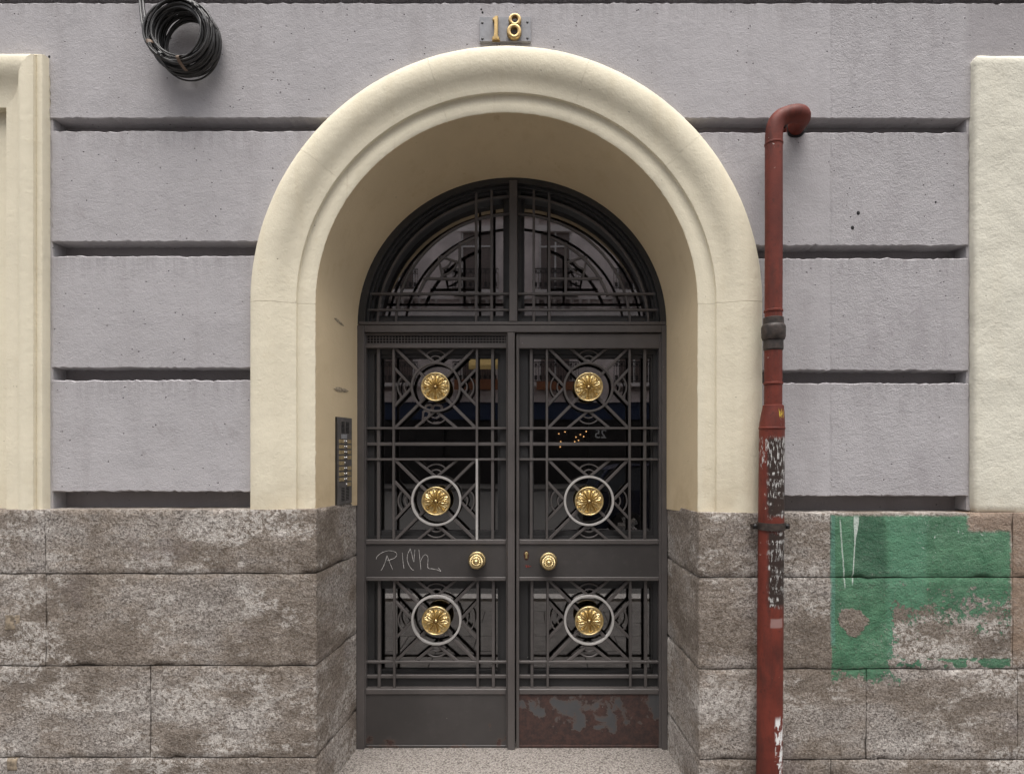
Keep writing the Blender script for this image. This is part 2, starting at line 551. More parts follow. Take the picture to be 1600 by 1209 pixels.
    def polar(self, fn, nr, nt_, axis_y=True):
        """surface fn(t,theta)->(x,y,z), t in 0..1"""
        rows = [[fn(i / nr, 2 * PI * j / nt_) for j in range(nt_)] for i in range(nr + 1)]
        return self.grid(rows, close_u=True)

def build(name, mb, mat, parent=None, loc=None, smooth=None, mesh=None, jitter=0):
    base = WPOS.get(parent.name, Vector()) if parent else Vector()
    if mesh is None:
        org = Vector(loc) if loc is not None else base
        me = bpy.data.meshes.new(name)
        if loc is None and base.length > 0:
            vs = [(x - base.x, y - base.y, z - base.z) for x, y, z in mb.v]
        else:
            vs = mb.v
        me.from_pydata(vs, [], mb.f)
        bm = bmesh.new()
        bm.from_mesh(me)
        bmesh.ops.recalc_face_normals(bm, faces=bm.faces)
        big = [f for f in bm.faces if len(f.verts) > 6]
        if big:
            bmesh.ops.triangulate(bm, faces=big)
        bm.to_mesh(me)
        bm.free()
        me.materials.append(MAT[mat] if isinstance(mat, str) else mat)
        if smooth:
            me.polygons.foreach_set('use_smooth', [True] * len(me.polygons))
            me.set_sharp_from_angle(angle=math.radians(smooth))
    else:
        me = mesh
    o = bpy.data.objects.new(name, me)
    C.objects.link(o)
    world = Vector(loc) if loc is not None else base
    if parent:
        o.parent = parent
        o.location = world - base
    else:
        o.location = world
    WPOS[o.name] = world
    return o

def thing(name, label, cat, loc=(0, 0, 0), group=None):
    o = bpy.data.objects.new(name, None)
    o.empty_display_size = .1
    C.objects.link(o)
    o.location = loc
    WPOS[o.name] = Vector(loc)
    o['label'] = label
    o['category'] = cat
    if group:
        o['group'] = group
    return o

def part(name, parent, loc=None):
    o = bpy.data.objects.new(name, None)
    o.empty_display_size = .05
    C.objects.link(o)
    base = WPOS[parent.name]
    w = Vector(loc) if loc is not None else base
    o.parent = parent
    o.location = w - base
    WPOS[o.name] = w
    return o

def struct(name, mb, mat, smooth=None):
    o = build(name, mb, mat, smooth=smooth)
    o['kind'] = 'structure'
    return o

def nz(p, sc_, seed=0.0):
    return mnoise.noise(Vector((p[0] * sc_ + seed * 7.31, p[1] * sc_ + seed * 3.17, p[2] * sc_ - seed * 5.9)))

# ================================================================== SETTING: street
# pavement in front of the door, laid in slabs
mb = MB().box(-14, 14, -3.0, .05, -.3, -.03)
pavement = struct('pavement', mb, 'mortar')
slab_mesh = None
sl = MB()
sw, sh = .60, .40
sl.add([(-sw / 2 + .004, -sh / 2 + .004, .03), (sw / 2 - .004, -sh / 2 + .004, .03), (sw / 2 - .004, sh / 2 - .004, .03), (-sw / 2 + .004, sh / 2 - .004, .03),
        (-sw / 2 + .002, -sh / 2 + .002, 0), (sw / 2 - .002, -sh / 2 + .002, 0), (sw / 2 - .002, sh / 2 - .002, 0), (-sw / 2 + .002, sh / 2 - .002, 0)],
       [(0, 1, 2, 3), (0, 4, 5, 1), (1, 5, 6, 2), (2, 6, 7, 3), (3, 7, 4, 0)])
for r in range(7):
    for c in range(22):
        x = -6.5 + c * sw + (sw / 2 if r % 2 else 0)
        y = -.26 - r * sh
        o = build('paving_slab', sl, 'paving', pavement, loc=(x, y, -.03 + random.uniform(-.001, .001)), mesh=slab_mesh)
        slab_mesh = slab_mesh or o.data
mb = MB().box(-14, 14, -3.22, -3.0, -.3, .0)
kerb = struct('kerb', mb, 'kerb')
mb = MB().box(-40, 40, -60, -3.22, -.4, -.13)
road = struct('road', mb, 'asphalt')
mb = MB().box(-40, 40, -26.2, -22.5, -.14, .0)
opp = struct('far_pavement', mb, 'paving')

# ================================================================== SETTING: the facade
bld = thing('apartment_building', 'grey rusticated stucco facade with cream arched door surround and granite plinth', 'building', P(800, 1283, 0))
CX, CY = 791.5, 474.5

def arc_px(r, a0, a1, n, cx=CX, cy=CY):
    return [(cx + r * math.cos(a0 + (a1 - a0) * i / n), cy - r * math.sin(a0 + (a1 - a0) * i / n)) for i in range(n + 1)]

# back of the grooves
poly = [(-1300, 1290), (-1300, -900), (2700, -900), (2700, 1290), (CX + 340, 1290)] + arc_px(340, 0, PI, 40) + [(CX - 340, 1290)]
q = [P(x, y, .05) for x, y in poly]
build('wall_backing', MB().prism([(v.x, v.z) for v in q], .078, .30), 'groove', bld)

def ragged(poly, step=6, amp=.5, chips=.05):
    out = []
    n = len(poly)
    for i in range(n):
        (x0, y0), (x1, y1) = poly[i], poly[(i + 1) % n]
        L = math.hypot(x1 - x0, y1 - y0)
        m = max(1, int(L / step))
        for j in range(m):
            t = j / m
            x, y = x0 + (x1 - x0) * t, y0 + (y1 - y0) * t
            a = amp * (2.2 if random.random() < chips else 1)
            if j:
                nx, ny = -(y1 - y0) / L, (x1 - x0) / L
                d = random.gauss(0, a) + .9 * mnoise.noise(Vector((x * .02, y * .02, 3.3)))
                x, y = x + nx * d, y + ny * d
            out.append((x, y))
    return out

def band(name, poly, Y0=0.0, depth=.085, ch=1.3):
    pts = ragged(poly)
    n = len(pts)
    area = sum(pts[i][0] * pts[(i + 1) % n][1] - pts[(i + 1) % n][0] * pts[i][1] for i in range(n))
    sg = 1 if area > 0 else -1
    ins = []
    for i in range(n):
        ax, ay = pts[i - 1]
        bx, by = pts[(i + 1) % n]
        L = math.hypot(bx - ax, by - ay) or 1
        nx, ny = -(by - ay) / L * sg, (bx - ax) / L * sg
        c = ch * random.uniform(.7, 1.5)
        ins.append((pts[i][0] + nx * c, pts[i][1] + ny * c))
    v = [P(x, y, 0) for x, y in ins]
    w = [P(x, y, 0) for x, y in pts]
    vs = [(p.x, Y0, p.z) for p in v] + [(p.x, Y0 + .004, p.z) for p in w] + [(p.x, Y0 + depth, p.z) for p in w]
    fs = [tuple(range(n))]
    for k in (0, n):
        fs += [(k + i, k + n + i, k + n + (i + 1) % n, k + (i + 1) % n) for i in range(n)]
    return build(name, MB().add(vs, fs), 'stucco', bld)

def arcx(y, sgn, r=350):
    if y >= CY:
        return CX + sgn * r
    return CX + sgn * math.sqrt(r * r - (CY - y) ** 2)

band('stucco_band', [(-1300, 5), (2700, 5), (2700, 185.5), (arcx(185, 1), 185.5)] +
     arc_px(350, math.asin((CY - 185) / 350), PI - math.asin((CY - 185) / 350), 24)[1:-1] +
     [(arcx(185, -1), 185), (77, 185), (77, 120), (-377, 120), (-377, 185), (-1300, 185)])
for xa, xb in ((76, 81.5), (1511.5, 1518)):
    a, b = P(xa, 797, 0), P(xb, 170, 0)
    build('joint_stop', MB().box(a.x, b.x, .006, .085, a.z, b.z), 'stucco', bld)
LR = [(205, 378), (400, 575), (594, 768)]
RR = [(207, 384), (404, 579), (599, 775)]
for (a, b), (c, d) in zip(LR, RR):
    ys = [a + (b - a) * i / 10 for i in range(11)]
    band('stucco_band', [(80, a)] + [(arcx(y, -1), y) for y in ys] + [(80, b)])
    ys = [d + (c - d) * i / 10 for i in range(11)]
    band('stucco_band', [(1514, d)] + [(1514, c)] + [(arcx(y, 1), y) for y in reversed(ys)])
    band('stucco_band', [(-1300, a), (-380, a), (-380, b), (-1300, b)])
    band('stucco_band', [(1804, c), (2700, c), (2700, d), (1804, d)])
band('stucco_band', [(-1300, -300), (2700, -300), (2700, -17), (-1300, -17)])
band('stucco_band', [(-1300, -600), (2700, -600), (2700, -322), (-1300, -322)])
q0, q1 = P(-1300, -622, 0), P(2700, -3500, 0)
build('upper_wall', MB().box(q0.x, q1.x, 0, .3, q0.z, q1.z), 'stucco', bld)

for xa, xb in ((-32, q0.x), (q1.x, 32)):
    build('shadow_side_wall', MB().box(xa, xb, .002, .3, 0, q1.z), 'stucco', bld)  # unseen wings, added so the building throws a wider shadow
build('roof', MB().box(-32, 32, -.1, 9, q1.z, q1.z + .3), 'groove', bld)
build('rear_wall', MB().box(-32, 32, 8.7, 9, 0, q1.z), 'groove', bld)

# drilled holes and old fixings in the render
for hx, hy, hr in ((1341, 333, 3.2), (1332, 356, 3.2), (77, 89, 2.2), (266, 60, 2.0), (752, 15, 1.6), (754, 20, 2.0), (1462, 316, 1.8)):
    p = P(hx, hy, 0)
    r_ = hr * S
    m = MB().polar(lambda t, a: (p.x + r_ * t * math.cos(a) * .85, -.0025 + .002 * t, p.z + r_ * t * math.sin(a)), 3, 10)
    build('drill_hole', m, 'hole', bld)

# ---- moulded arch surround, in painted plaster pieces
PROF = [(396.5, .082), (396.5, -.022), (395.0, -.031), (391, -.039), (385, -.0455), (378, -.049), (371, -.050), (364, -.0485), (357, -.044),
        (351, -.037), (346, -.030), (340, -.024), (333, -.0205), (327.5, -.019), (326.2, -.018), (325.6, -.004), (324.5, -.002), (312, -.002), (300.5, -.002), (298.5, .001), (298.5, .06)]
arch = part('arch_surround', bld)
cuts = [math.radians(a) for a in (0, 40.5, 71, 108, 143.5, 180)]

def sur_pt(kind, t, r, Y):
    if kind == 'L':
        x, y = CX - r, t
    elif kind == 'R':
        x, y = CX + r, t
    else:
        x, y = CX + r * math.cos(t), CY - r * math.sin(t)
    p = P(x, y, 0)
    d = .0012 * nz((p.x, p.z, Y), 9, 2) + .0007 * nz((p.x, p.z, Y), 30, 5)
    return Vector((p.x, Y + d, p.z))

def sur_piece(kind, t0, t1, n):
    rows = []
    for i in range(n + 1):
        t = t0 + (t1 - t0) * i / n
        rows.append([sur_pt(kind, t, r + (random.gauss(0, .22) if r < 299 and Y < .03 else 0), Y) for r, Y in PROF])
    m = MB()
    m.grid(rows)
    k = len(PROF)
    m.f.append(tuple(range(k)))
    m.f.append(tuple(n * k + j for j in reversed(range(k))))
    build('surround_piece', m, 'cream', arch, smooth=38)
g = .0003
sur_piece('L', 796, CY + .3, 40)
sur_piece('R', 801, CY + .3, 40)
for i in range(5):
    a, b = cuts[i] + g, cuts[i + 1] - g
    if i == 0:
        a = .0004
    if i == 4:
        b = PI - .0004
    sur_piece('A', a, b, 30)

# ---- reveal (splayed jambs and soffit)
BX, BY, BRX, BRY = 800.0, 507.0, 241.0, 229.0
def front_path():
    out = [(CX - 298.5, 797 - (797 - CY) * i / 24) for i in range(24)]
    out += [(CX + 298.5 * math.cos(PI - PI * i / 60), CY - 298.5 * math.sin(PI - PI * i / 60)) for i in range(61)]
    out += [(CX + 298.5, CY + (802 - CY) * i / 24) for i in range(1, 25)]
    return out
def back_path(s=1.0):
    out = [(BX - BRX * s, 789 - (789 - BY) * i / 24) for i in range(24)]
    out += [(BX + BRX * s * math.cos(PI - PI * i / 60), BY - BRY * s * math.sin(PI - PI * i / 60)) for i in range(61)]
    out += [(BX + BRX * s, BY + (795 - BY) * i / 24) for i in range(1, 25)]
    return out
fp, bp = front_path(), back_path()
rows = []
NR = 10
for r in range(NR + 1):
    t = r / NR
    row = []
    for (fx, fy), (bx, by) in zip(fp, bp):
        a, b = P(fx, fy, 0), P(bx, by, R)
        p = a.lerp(b, t)
        if 0 < r < NR:
            p += Vector((1, 0, .6)) * .0018 * nz(p, 4, 1)
        row.append(p)
    rows.append(row)
rows.append([P(bx, by, R) + Vector((0, .21, 0)) for bx, by in bp])
build('reveal', MB().grid(rows), 'reveal', bld, smooth=50)

# scuffs left on the left jamb plaster
Fj, Bj = P(CX - 298.5, 700, 0), P(BX - BRX, 700, R)
ju = Vector((Bj.x - Fj.x, R, 0)).normalized()
jn = Vector((ju.y, -ju.x, 0))
def jamb_point(px, py, lift=0.0):
    t = 0.0
    for _ in range(30):
        X, Y = Fj.x + (Bj.x - Fj.x) * t, R * t
        cur = VX + X / kf(Y)
        t += (px - cur) / 70.0
    return Vector((X, Y, ZC - (py - VY) * kf(Y))) + jn * lift
scuffm = simple('scuffed_plaster', (.33, .27, .19), .9, var=.45, scale=90)
for (x0, y0, x1, y1, w) in ((522, 497, 537, 509, .007), (521, 607, 544, 611, .009)):
    a, b = jamb_point(x0, y0, .0015), jamb_point(x1, y1, .0015)
    m = MB()
    rws = []
    for i in range(11):
        p = a.lerp(b, i / 10)
        ww = w * (1 - abs(i / 5 - 1) ** 3) * random.uniform(.6, 1.2) + .001
        rws.append([p + Vector((0, 0, ww)), p + jn * .0012, p - Vector((0, 0, ww))])
    m.grid(rws)
    build('scuff', m, scuffm, bld)

# ---- window surround at the left edge
PW = [(0, 0, .082), (0, 0, -.024), (2, .8, -.032), (9, 2, -.033), (11, 3, -.030), (11.5, 3.5, -.045), (14, 5, -.050), (19, 10, -.055), (26, 20, -.055), (32, 30, -.050),
      (36, 38, -.039), (39, 46, -.030), (44, 56, -.023), (50, 66, -.0195), (61.5, 80, -.018), (61.5, 80, .022)]
ws = part('window_surround', bld)
L0, R0, T0, B0 = -377, 77, 92, 797
def wsec(i, n, kind):
    row = []
    for dx, dy, Y in PW:
        t = i / n
        if kind == 'right':
            x, y = R0 - dx, B0 + (T0 + dy - B0) * t
        elif kind == 'top':
            x, y = (R0 - dx) + ((L0 + dx) - (R0 - dx)) * t, T0 + dy
        else:
            x, y = L0 + dx, (T0 + dy) + (B0 - T0 - dy) * t
        p = P(x, y, 0)
        row.append(Vector((p.x, Y + .0012 * nz((p.x, p.z, Y), 9, 4), p.z)))
    return row
for kind in ('right', 'top', 'left'):
    m = MB()
    m.grid([wsec(i, 30, kind) for i in range(31)])
    build('surround_moulding', m, 'cream', ws, smooth=38)
a, b = P(L0 + 50, B0, 0), P(R0 - 50, T0 + 70, 0)
build('blind_panel', MB().box(a.x, b.x, .021, .09, a.z, b.z), 'cream', ws)

# ---- stone and slab builder: a displaced skin following a plan polyline
def resample(pts, step, rc):
    out = []
    n = len(pts)
    pp = []
    for i, p in enumerate(pts):
        p = Vector(p)
        if 0 < i < n - 1:
            a, b = Vector(pts[i - 1]), Vector(pts[i + 1])
            pa, pb = p + (a - p).normalized() * rc, p + (b - p).normalized() * rc
            for k in range(5):
                t = k / 4
                pp.append(pa * (1 - t) ** 2 + p * 2 * t * (1 - t) + pb * t * t)
        else:
            pp.append(p)
    for i in range(len(pp) - 1):
        L = (pp[i + 1] - pp[i]).length
        m = max(1, int(round(L / step)))
        for j in range(m):
            out.append(pp[i].lerp(pp[i + 1], j / m))
    out.append(pp[-1])
    return out

def stone(name, plan, z0, z1, mat, parent, seed, step=.013, e=.0030, amp=.0040, depth=.15, rc=.009, chip=.005, ends=(True, True), dent=None):
    us = resample(plan, step, rc)
    nu = len(us)
    nv = max(3, int((z1 - z0) / step))
    cum = [0.0]
    for i in range(1, nu):
        cum.append(cum[-1] + (us[i] - us[i - 1]).length)
    Lt = cum[-1]
    nrm = []
    for i in range(nu):
        t = (us[min(i + 1, nu - 1)] - us[max(i - 1, 0)]).normalized()
        nrm.append(Vector((t.y, -t.x, 0)))
    def pt(i, j):
        u, n = us[i], nrm[i]
        z = z0 + (z1 - z0) * j / nv
        dz = min(j, nv - j) / nv * (z1 - z0)
        du = min(cum[i] if ends[0] else 9, (Lt - cum[i]) if ends[1] else 9)
        de = min(dz, du)
        base = Vector((u.x, u.y, z))
        w = nz(base, 5, seed)
        ee = e * (1 + .5 * w) + chip * max(0, nz(base, 11, seed + 3) - .12) * 3
        off = 0.0
        if de < ee:
            q_ = 1 - de / ee
            off -= ee * (1 - math.sqrt(max(0, 1 - q_ * q_)))
        off += amp * (.9 * nz(base, 6, seed + 1) + .55 * nz(base, 17, seed + 2) + .35 * nz(base, 45, seed + 4))
        if j in (0, nv):
            z += .0022 * nz(base, 9, seed + 6) + .0012 * nz(base, 33, seed + 7)
        if dent:
            off += dent(u, z)
        return Vector((u.x, u.y, z)) + n * off
    rows = []
    for j in range(nv + 1):
        row = [pt(i, j) for i in range(nu)]
        if ends[0]:
            row.insert(0, row[0] - nrm[0] * depth)
        if ends[1]:
            row.append(row[-1] - nrm[-1] * depth)
        rows.append(row)
    def inner(row):
        k0 = 1 if ends[0] else 0
        out = []
        for i, p in enumerate(row):
            ii = min(max(i - k0, 0), nu - 1)
            inn = (ends[0] and i == 0) or (ends[1] and i == len(row) - 1)
            out.append(p if inn else p - nrm[ii] * depth)
        return out
    rows.insert(0, inner(rows[0]))
    rows.append(inner(rows[-1]))
    return build(name, MB().grid(rows), mat, parent, smooth=60)

plinth = part('plinth', bld)
YP = -.058
def pxx(px, Y=YP): return P(px, 0, Y).x
def pz(py, Y=YP): return P(0, py, Y).z
JL, JR = P(557, 0, R).x, P(1043, 0, R).x
jlc, jrc = pxx(494), pxx(1092)
dirL = (Vector((JL, R)) - Vector((jlc, YP)))
dirR = (Vector((JR, R)) - Vector((jrc, YP)))
JLb = Vector((jlc, YP)) + dirL * 1.12
JRb = Vector((jrc, YP)) + dirR * 1.12
def Lb(x0, corner=True, x1=None):
    if corner:
        return [(pxx(x0), YP), (jlc, YP), (JLb.x, JLb.y)]
    return [(pxx(x0), YP), (pxx(x1), YP)]
def Rb(x1):
    return [(JRb.x, JRb.y), (jrc, YP), (pxx(x1), YP)]
gz = -.06
gap = .9
YL = [(796.5, 895.2), (897, 1039), (1041, 1182.5), (1184.5, None)]
YR = [(801.5, 901), (902.8, 1044), (1046, 1185.5), (1187.5, None)]
def zz(pr):
    return (pz(pr[1]) if pr[1] else gz), pz(pr[0])
sid = 1
def LBLK(row, segs):
    global sid
    z0, z1 = zz(YL[row])
    for s_ in segs:
        if s_[1] is None:
            stone('stone_block', Lb(s_[0]), z0, z1, 'granite', plinth, sid, ends=(True, False))
        else:
            stone('stone_block', Lb(s_[0], False, s_[1]), z0, z1, 'granite', plinth, sid, step=.013 if s_[1] > -100 else .03)
        sid += 1
def RBLK(row, first, segs):
    global sid
    z0, z1 = zz(YR[row])
    stone('stone_block', Rb(first), z0, z1, 'granite_painted', plinth, sid, ends=(False, True)); sid += 1
    for a_, b_ in segs:
        stone('stone_block', Lb(a_, False, b_), z0, z1, 'granite_painted', plinth, sid, step=.013 if a_ < 1600 else .03); sid += 1
LBLK(0, [(70, None), (-350, 69), (-900, -351), (-1300, -901)])
LBLK(1, [(71, None), (-420, 70.3), (-1300, -421)])
LBLK(2, [(235.5, None), (-200, 233.5), (-700, -201), (-1300, -701)])
LBLK(3, [(-80, None), (-600, -81), (-1300, -601)])
RBLK(0, 1297.5, [(1298.3, 1583), (1584, 2100), (2101, 2700)])
RBLK(1, 1583, [(1584, 2000), (2001, 2700)])
RBLK(2, 1353.3, [(1355, 1590), (1591.5, 2150), (2151, 2700)])
RBLK(3, 1298, [(1299.5, 1700), (1701, 2300), (2301, 2700)])
# mortar core behind the joints
m = MB()
c0 = [(pxx(-1300), YP + .018), (jlc - .018, YP + .018), (JLb.x - .018, JLb.y), (pxx(-1300), .5)]
c1 = [(JRb.x + .018, JRb.y), (jrc + .018, YP + .018), (pxx(2700), YP + .018), (pxx(2700), .5)]
for cc, zt in ((c0, pz(797.5)), (c1, pz(802.5))):
    n = len(cc)
    m.add([(x, y, gz) for x, y in cc] + [(x, y, zt - .004) for x, y in cc],
          [tuple(range(n)), tuple(range(2 * n - 1, n - 1, -1))] + [(i, (i + 1) % n, n + (i + 1) % n, n + i) for i in range(n)])
build('mortar_core', m, 'mortar', plinth)
# filled sockets in the left blocks
for (x0, x1, y0, y1) in ((6, 33, 958, 986), (9, 28, 1184, 1205)):
    pl = [(pxx(x0), YP - .0015), (pxx(x1), YP - .0015)]
    stone('mortar_patch', pl, pz(y1), pz(y0), 'patch', plinth, 40 + x0, step=.007, e=.006, amp=.003, depth=.03)

# ---- rough cream slab at the right edge
stone('render_panel', [(pxx(1516, 0), .09), (pxx(1516, 0), -.032), (pxx(1800, 0), -.032), (pxx(1800, 0), .09)], P(0, 802.5, 0).z, P(0, 92, 0).z, 'cream_rough', bld, 77,
      step=.02, e=.013, amp=.0035, depth=.06, rc=.018, ends=(False, False), chip=.004)

# ---- doorstep
zt = P(800, 1169.5, R).z
m = MB()
rows = []
for i in range(40):
    t = i / 39
    y = -.16 + t * .72
    f = (y - YP) / (R - YP)
    xl, xr = jlc + dirL.x * max(f, 0) - .03, jrc + dirR.x * max(f, 0) + .03
    row = []
    for j in range(90):
        x = xl + (xr - xl) * j / 89
        ed = min(1, i / 2)
        row.append((x, y, zt + .0025 * nz((x, y, 0), 5, 3) + .0012 * nz((x, y, 0), 22, 5) - (1 - ed) * .006))
    rows.append(row)
rows.insert(0, [(x, y, -.05) for x, y, z in rows[0]])
m.grid(rows)
step_o = build('doorstep', m, 'granite_step', smooth=50)
step_o['label'] = 'pale speckled granite doorstep under the iron double door'
step_o['category'] = 'doorstep'

# ---- entrance hall behind the glass
hy0, hy1 = R + .20, 5.0
hx0, hx1, hz0, hz1 = -1.5, 1.25, zt - .02, 3.3
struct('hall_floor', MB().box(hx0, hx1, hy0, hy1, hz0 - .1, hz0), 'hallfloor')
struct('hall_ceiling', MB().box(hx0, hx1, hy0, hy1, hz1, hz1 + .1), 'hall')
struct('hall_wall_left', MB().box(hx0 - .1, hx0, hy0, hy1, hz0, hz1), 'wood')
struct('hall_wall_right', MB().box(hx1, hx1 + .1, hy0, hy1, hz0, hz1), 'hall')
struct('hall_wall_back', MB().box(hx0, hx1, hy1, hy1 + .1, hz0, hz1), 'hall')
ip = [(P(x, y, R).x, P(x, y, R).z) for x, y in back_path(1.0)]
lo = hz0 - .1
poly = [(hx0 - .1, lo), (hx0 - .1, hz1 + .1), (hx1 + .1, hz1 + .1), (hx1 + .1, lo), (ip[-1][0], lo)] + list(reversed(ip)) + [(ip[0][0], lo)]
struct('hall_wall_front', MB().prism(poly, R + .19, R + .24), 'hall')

# ================================================================== IRON DOOR
YF = R - .006      # front of the fixed frame
YLF = R + .008     # front of the leaf rails
YG = R + .026      # front of the grille bars
YS = R + .056      # front of the glass sash
YGL = R + .078     # glass
BW = kf(YG)

# ---------- fixed frame with fanlight
fr = thing('door_frame', 'dark grey iron door frame with arched barred fanlight above the double door', 'door frame', P(800, 1170, R))
def ell(s, a, Y, dx=0):
    p = P(BX + 1 + BRX * s * math.cos(a), BY - 1 - BRY * s * math.sin(a), R)
    return Vector((p.x + dx, Y, p.z))
def ell_pts(s, a0, a1, n, Y):
    return [ell(s, a0 + (a1 - a0) * i / n, Y) for i in range(n + 1)]
def ell_band(s0, s1, Y0, Y1, a0=0.0, a1=PI, n=72):
    m = MB()
    rows = []
    for i in range(n + 1):
        a = a0 + (a1 - a0) * i / n
        rows.append([ell(s0, a, Y1), ell(s0, a, Y0), ell(s1, a, Y0), ell(s1, a, Y1)])
    m.grid(rows, close_u=True)
    return m
build('jamb', MB().pbox(556.5, 569, 508, 1172, YF, YF + .08, .002), 'iron', fr)
build('jamb', MB().pbox(1034.5, 1043, 508, 1172, YF, YF + .08, .002), 'iron', fr)
build('transom', MB().pbox(569.3, 1034.2, 508, 519, YF + .002, YF + .09, .002), 'iron', fr)
build('transom_bead', MB().pbox(561, 1041, 502.3, 507.2, YF - .001, YF + .06, .002), 'iron', fr)
build('mullion', MB().pbox(795.6, 808.2, 281.5, 502, YF - .004, YF + .08, .002), 'iron', fr)
build('arch_frame', ell_band(1.006, .958, YF + .004, YF + .09), 'iron_dark', fr, smooth=40)
build('arch_bead', ell_band(.956, .940, YF + .030, YF + .09), 'iron_dark', fr, smooth=40)
fan = part('fanlight_grille', fr)
def fb(name, x0, y0, x1, y1, w, dY=0.0, mat='iron'):
    return build(name, MB().bar(P(x0, y0, YG + dY), P(x1, y1, YG + dY), w * BW, .018), mat, fan)
build('curved_bar', MB().arcbar(ell_pts(.888, .0, PI, 80, YG + .004), 3.2 * BW, .016), 'iron', fan, smooth=40)
build('curved_bar', MB().arcbar(ell_pts(.768, .0, PI, 80, YG + .004), 3.2 * BW, .016), 'iron', fan, smooth=40)
fb('cross_bar', 566, 458.8, 795, 458.8, 3.6, -.004); fb('cross_bar', 809, 458.8, 1036, 458.8, 3.6, -.004)
fb('cross_bar', 563, 484, 795, 484, 3.4, -.004); fb('cross_bar', 809, 484, 1039, 484, 3.4, -.004)
def fan_top(x):
    q = (x - BX - 1) / BRX
    return BY - BRY * .955 * math.sqrt(max(0, 1 - q * q / .912))
for sx in (-1, 1):
    def mx_(x):
        return x if sx < 0 else 1602 - x
    for x in (743.8, 768.0):
        fb('upright_bar', mx_(x), fan_top(mx_(x)), mx_(x), 502, 4.0)
    # legs of the inner cluster
    a0, a1 = (PI - math.asin(46 / (BRY * .655)) , PI - math.acos(56 / (BRX * .655))) if sx < 0 else (math.asin(46 / (BRY * .655)), math.acos(56 / (BRX * .655)))
    build('curved_bar', MB().arcbar(ell_pts(.655, a0, a1, 30, YG + .006), 4.2 * BW, .016), 'iron', fan, smooth=40)
    fb('cross_bar', mx_(661), 435, mx_(742), 435, 3.6, .003)
    fb('upright_bar', mx_(718), 379, mx_(718), 458, 4.0, .001)
    fb('short_bar', mx_(688), 400, mx_(717), 410, 3.2, .008)
    fb('short_bar', mx_(685), 402, mx_(691), 434, 3.2, .008)
    for rr in (19, 29):
        th0, th1 = math.radians(20), math.radians(80)
        pts = []
        for i in range(11):
            th = th0 + (th1 - th0) * i / 10
            pts.append(P(mx_(687 + rr * math.cos(th)), 401 + rr * math.sin(th), YG + .009))
        build('arc_bar', MB().arcbar(pts, 2.6 * BW, .01), 'iron', fan, smooth=40)
# fanlight sash and panes
def fan_region(s, xin, ybot, side, Y, n=40):
    """outline of a quarter light: arc at radius s, vertical edge xin, bottom ybot (photo px, at depth R)"""
    k = kf(R)
    xi = P(xin, 0, R).x
    zb = P(0, ybot, R).z
    pts = []
    for i in range(n + 1):
        a = (PI / 2) * i / n
        p = ell(s, a if side > 0 else PI - a, Y)
        pts.append(Vector((max(p.x, xi) if side > 0 else min(p.x, xi), Y, max(p.z, zb))))
    pts.append(Vector((xi, Y, zb)))
    return pts
for side, xo, xi in ((-1, 795, 785), (1, 808.5, 818.5)):
    fs_ = part('fanlight_sash', fr)
    for (s0, s1, b0, b1, x0_, x1_, Ya) in ((.95, .925, 502, 494, xo, xo + (xi - xo) * .5, YS - .012), (.925, .900, 494, 488, xo + (xi - xo) * .5, xi, YS + .024)):
        A = fan_region(s0, x0_, b0, side, Ya)
        B = fan_region(s1, x1_, b1, side, Ya)
        A2 = [v + Vector((0, .07, 0)) for v in A]
        B2 = [v + Vector((0, .07, 0)) for v in B]
        m = MB()
        m.grid([A2, A, B, B2], close_u=True)
        build('sash_profile', m, 'iron_dark', fs_, smooth=30)
    G = fan_region(.91, xi, 489, side, YGL + .065)
    m = MB().add(G, [tuple(range(len(G)))])
    build('glass_pane', m, 'glass', fr)

# ---------- rosette and knob meshes
RO = 22.6 * kf(YG)
def petal_h(r, th):
    h = .004
    if r > .90:
        return .006
    h += .002 * (1 - r)
    for lay, (n, offp, wmax, rend, amp) in enumerate(((8, .5, .34, .88, .006), (8, 0.0, .37, .84, .013))):
        ph = (th * n / (2 * PI) + offp) % 1.0
        ph = ph - 1 if ph > .5 else ph
        t = (r - .08) / (rend - .08)
        if 0 < t < 1:
            w = wmax * (math.sin(PI * t ** .75) ** .55) * (1.0 if t < .55 else 1.0)
            w = min(w, .49)
            if w > 0 and abs(ph) < w:
                q = ph / w
                hh = amp * math.sqrt(1 - q * q) * (.55 + .45 * math.sin(PI * t))
                hh -= amp * .60 * math.exp(-((abs(q) - .0) / .20) ** 2) * (t < .9)
                hh += amp * .25 * math.exp(-((abs(q) - .55) / .2) ** 2)
                h = max(h, .004 + hh)
    return h
m = MB()
m.polar(lambda t, th: (RO * t * math.cos(th), -petal_h(t, th), RO * t * math.sin(th)), 26, 128)
rows = [[(RO * 1.0 * math.cos(2 * PI * j / 128), y, RO * 1.0 * math.sin(2 * PI * j / 128)) for j in range(128)] for y in (-.006, .004)]
m.grid(rows, close_u=True)
ROS = m
m = MB()
rows = []
for i in range(10):
    a = 2 * PI * i / 10
    rr, yy = RO * .945 + RO * .058 * math.cos(a), -.006 - RO * .075 * math.sin(a)
    rows.append([(rr * math.cos(2 * PI * j / 64), yy, rr * math.sin(2 * PI * j / 64)) for j in range(64)])
RIM = MB().grid(rows, close_u=True, close_v=True)
BOSS = MB().polar(lambda t, th: (RO * .115 * math.sin(t * PI / 2) * math.cos(th), -.009 - RO * .12 * math.cos(t * PI / 2), RO * .115 * math.sin(t * PI / 2) * math.sin(th)), 8, 24)
ros_meshes = {}
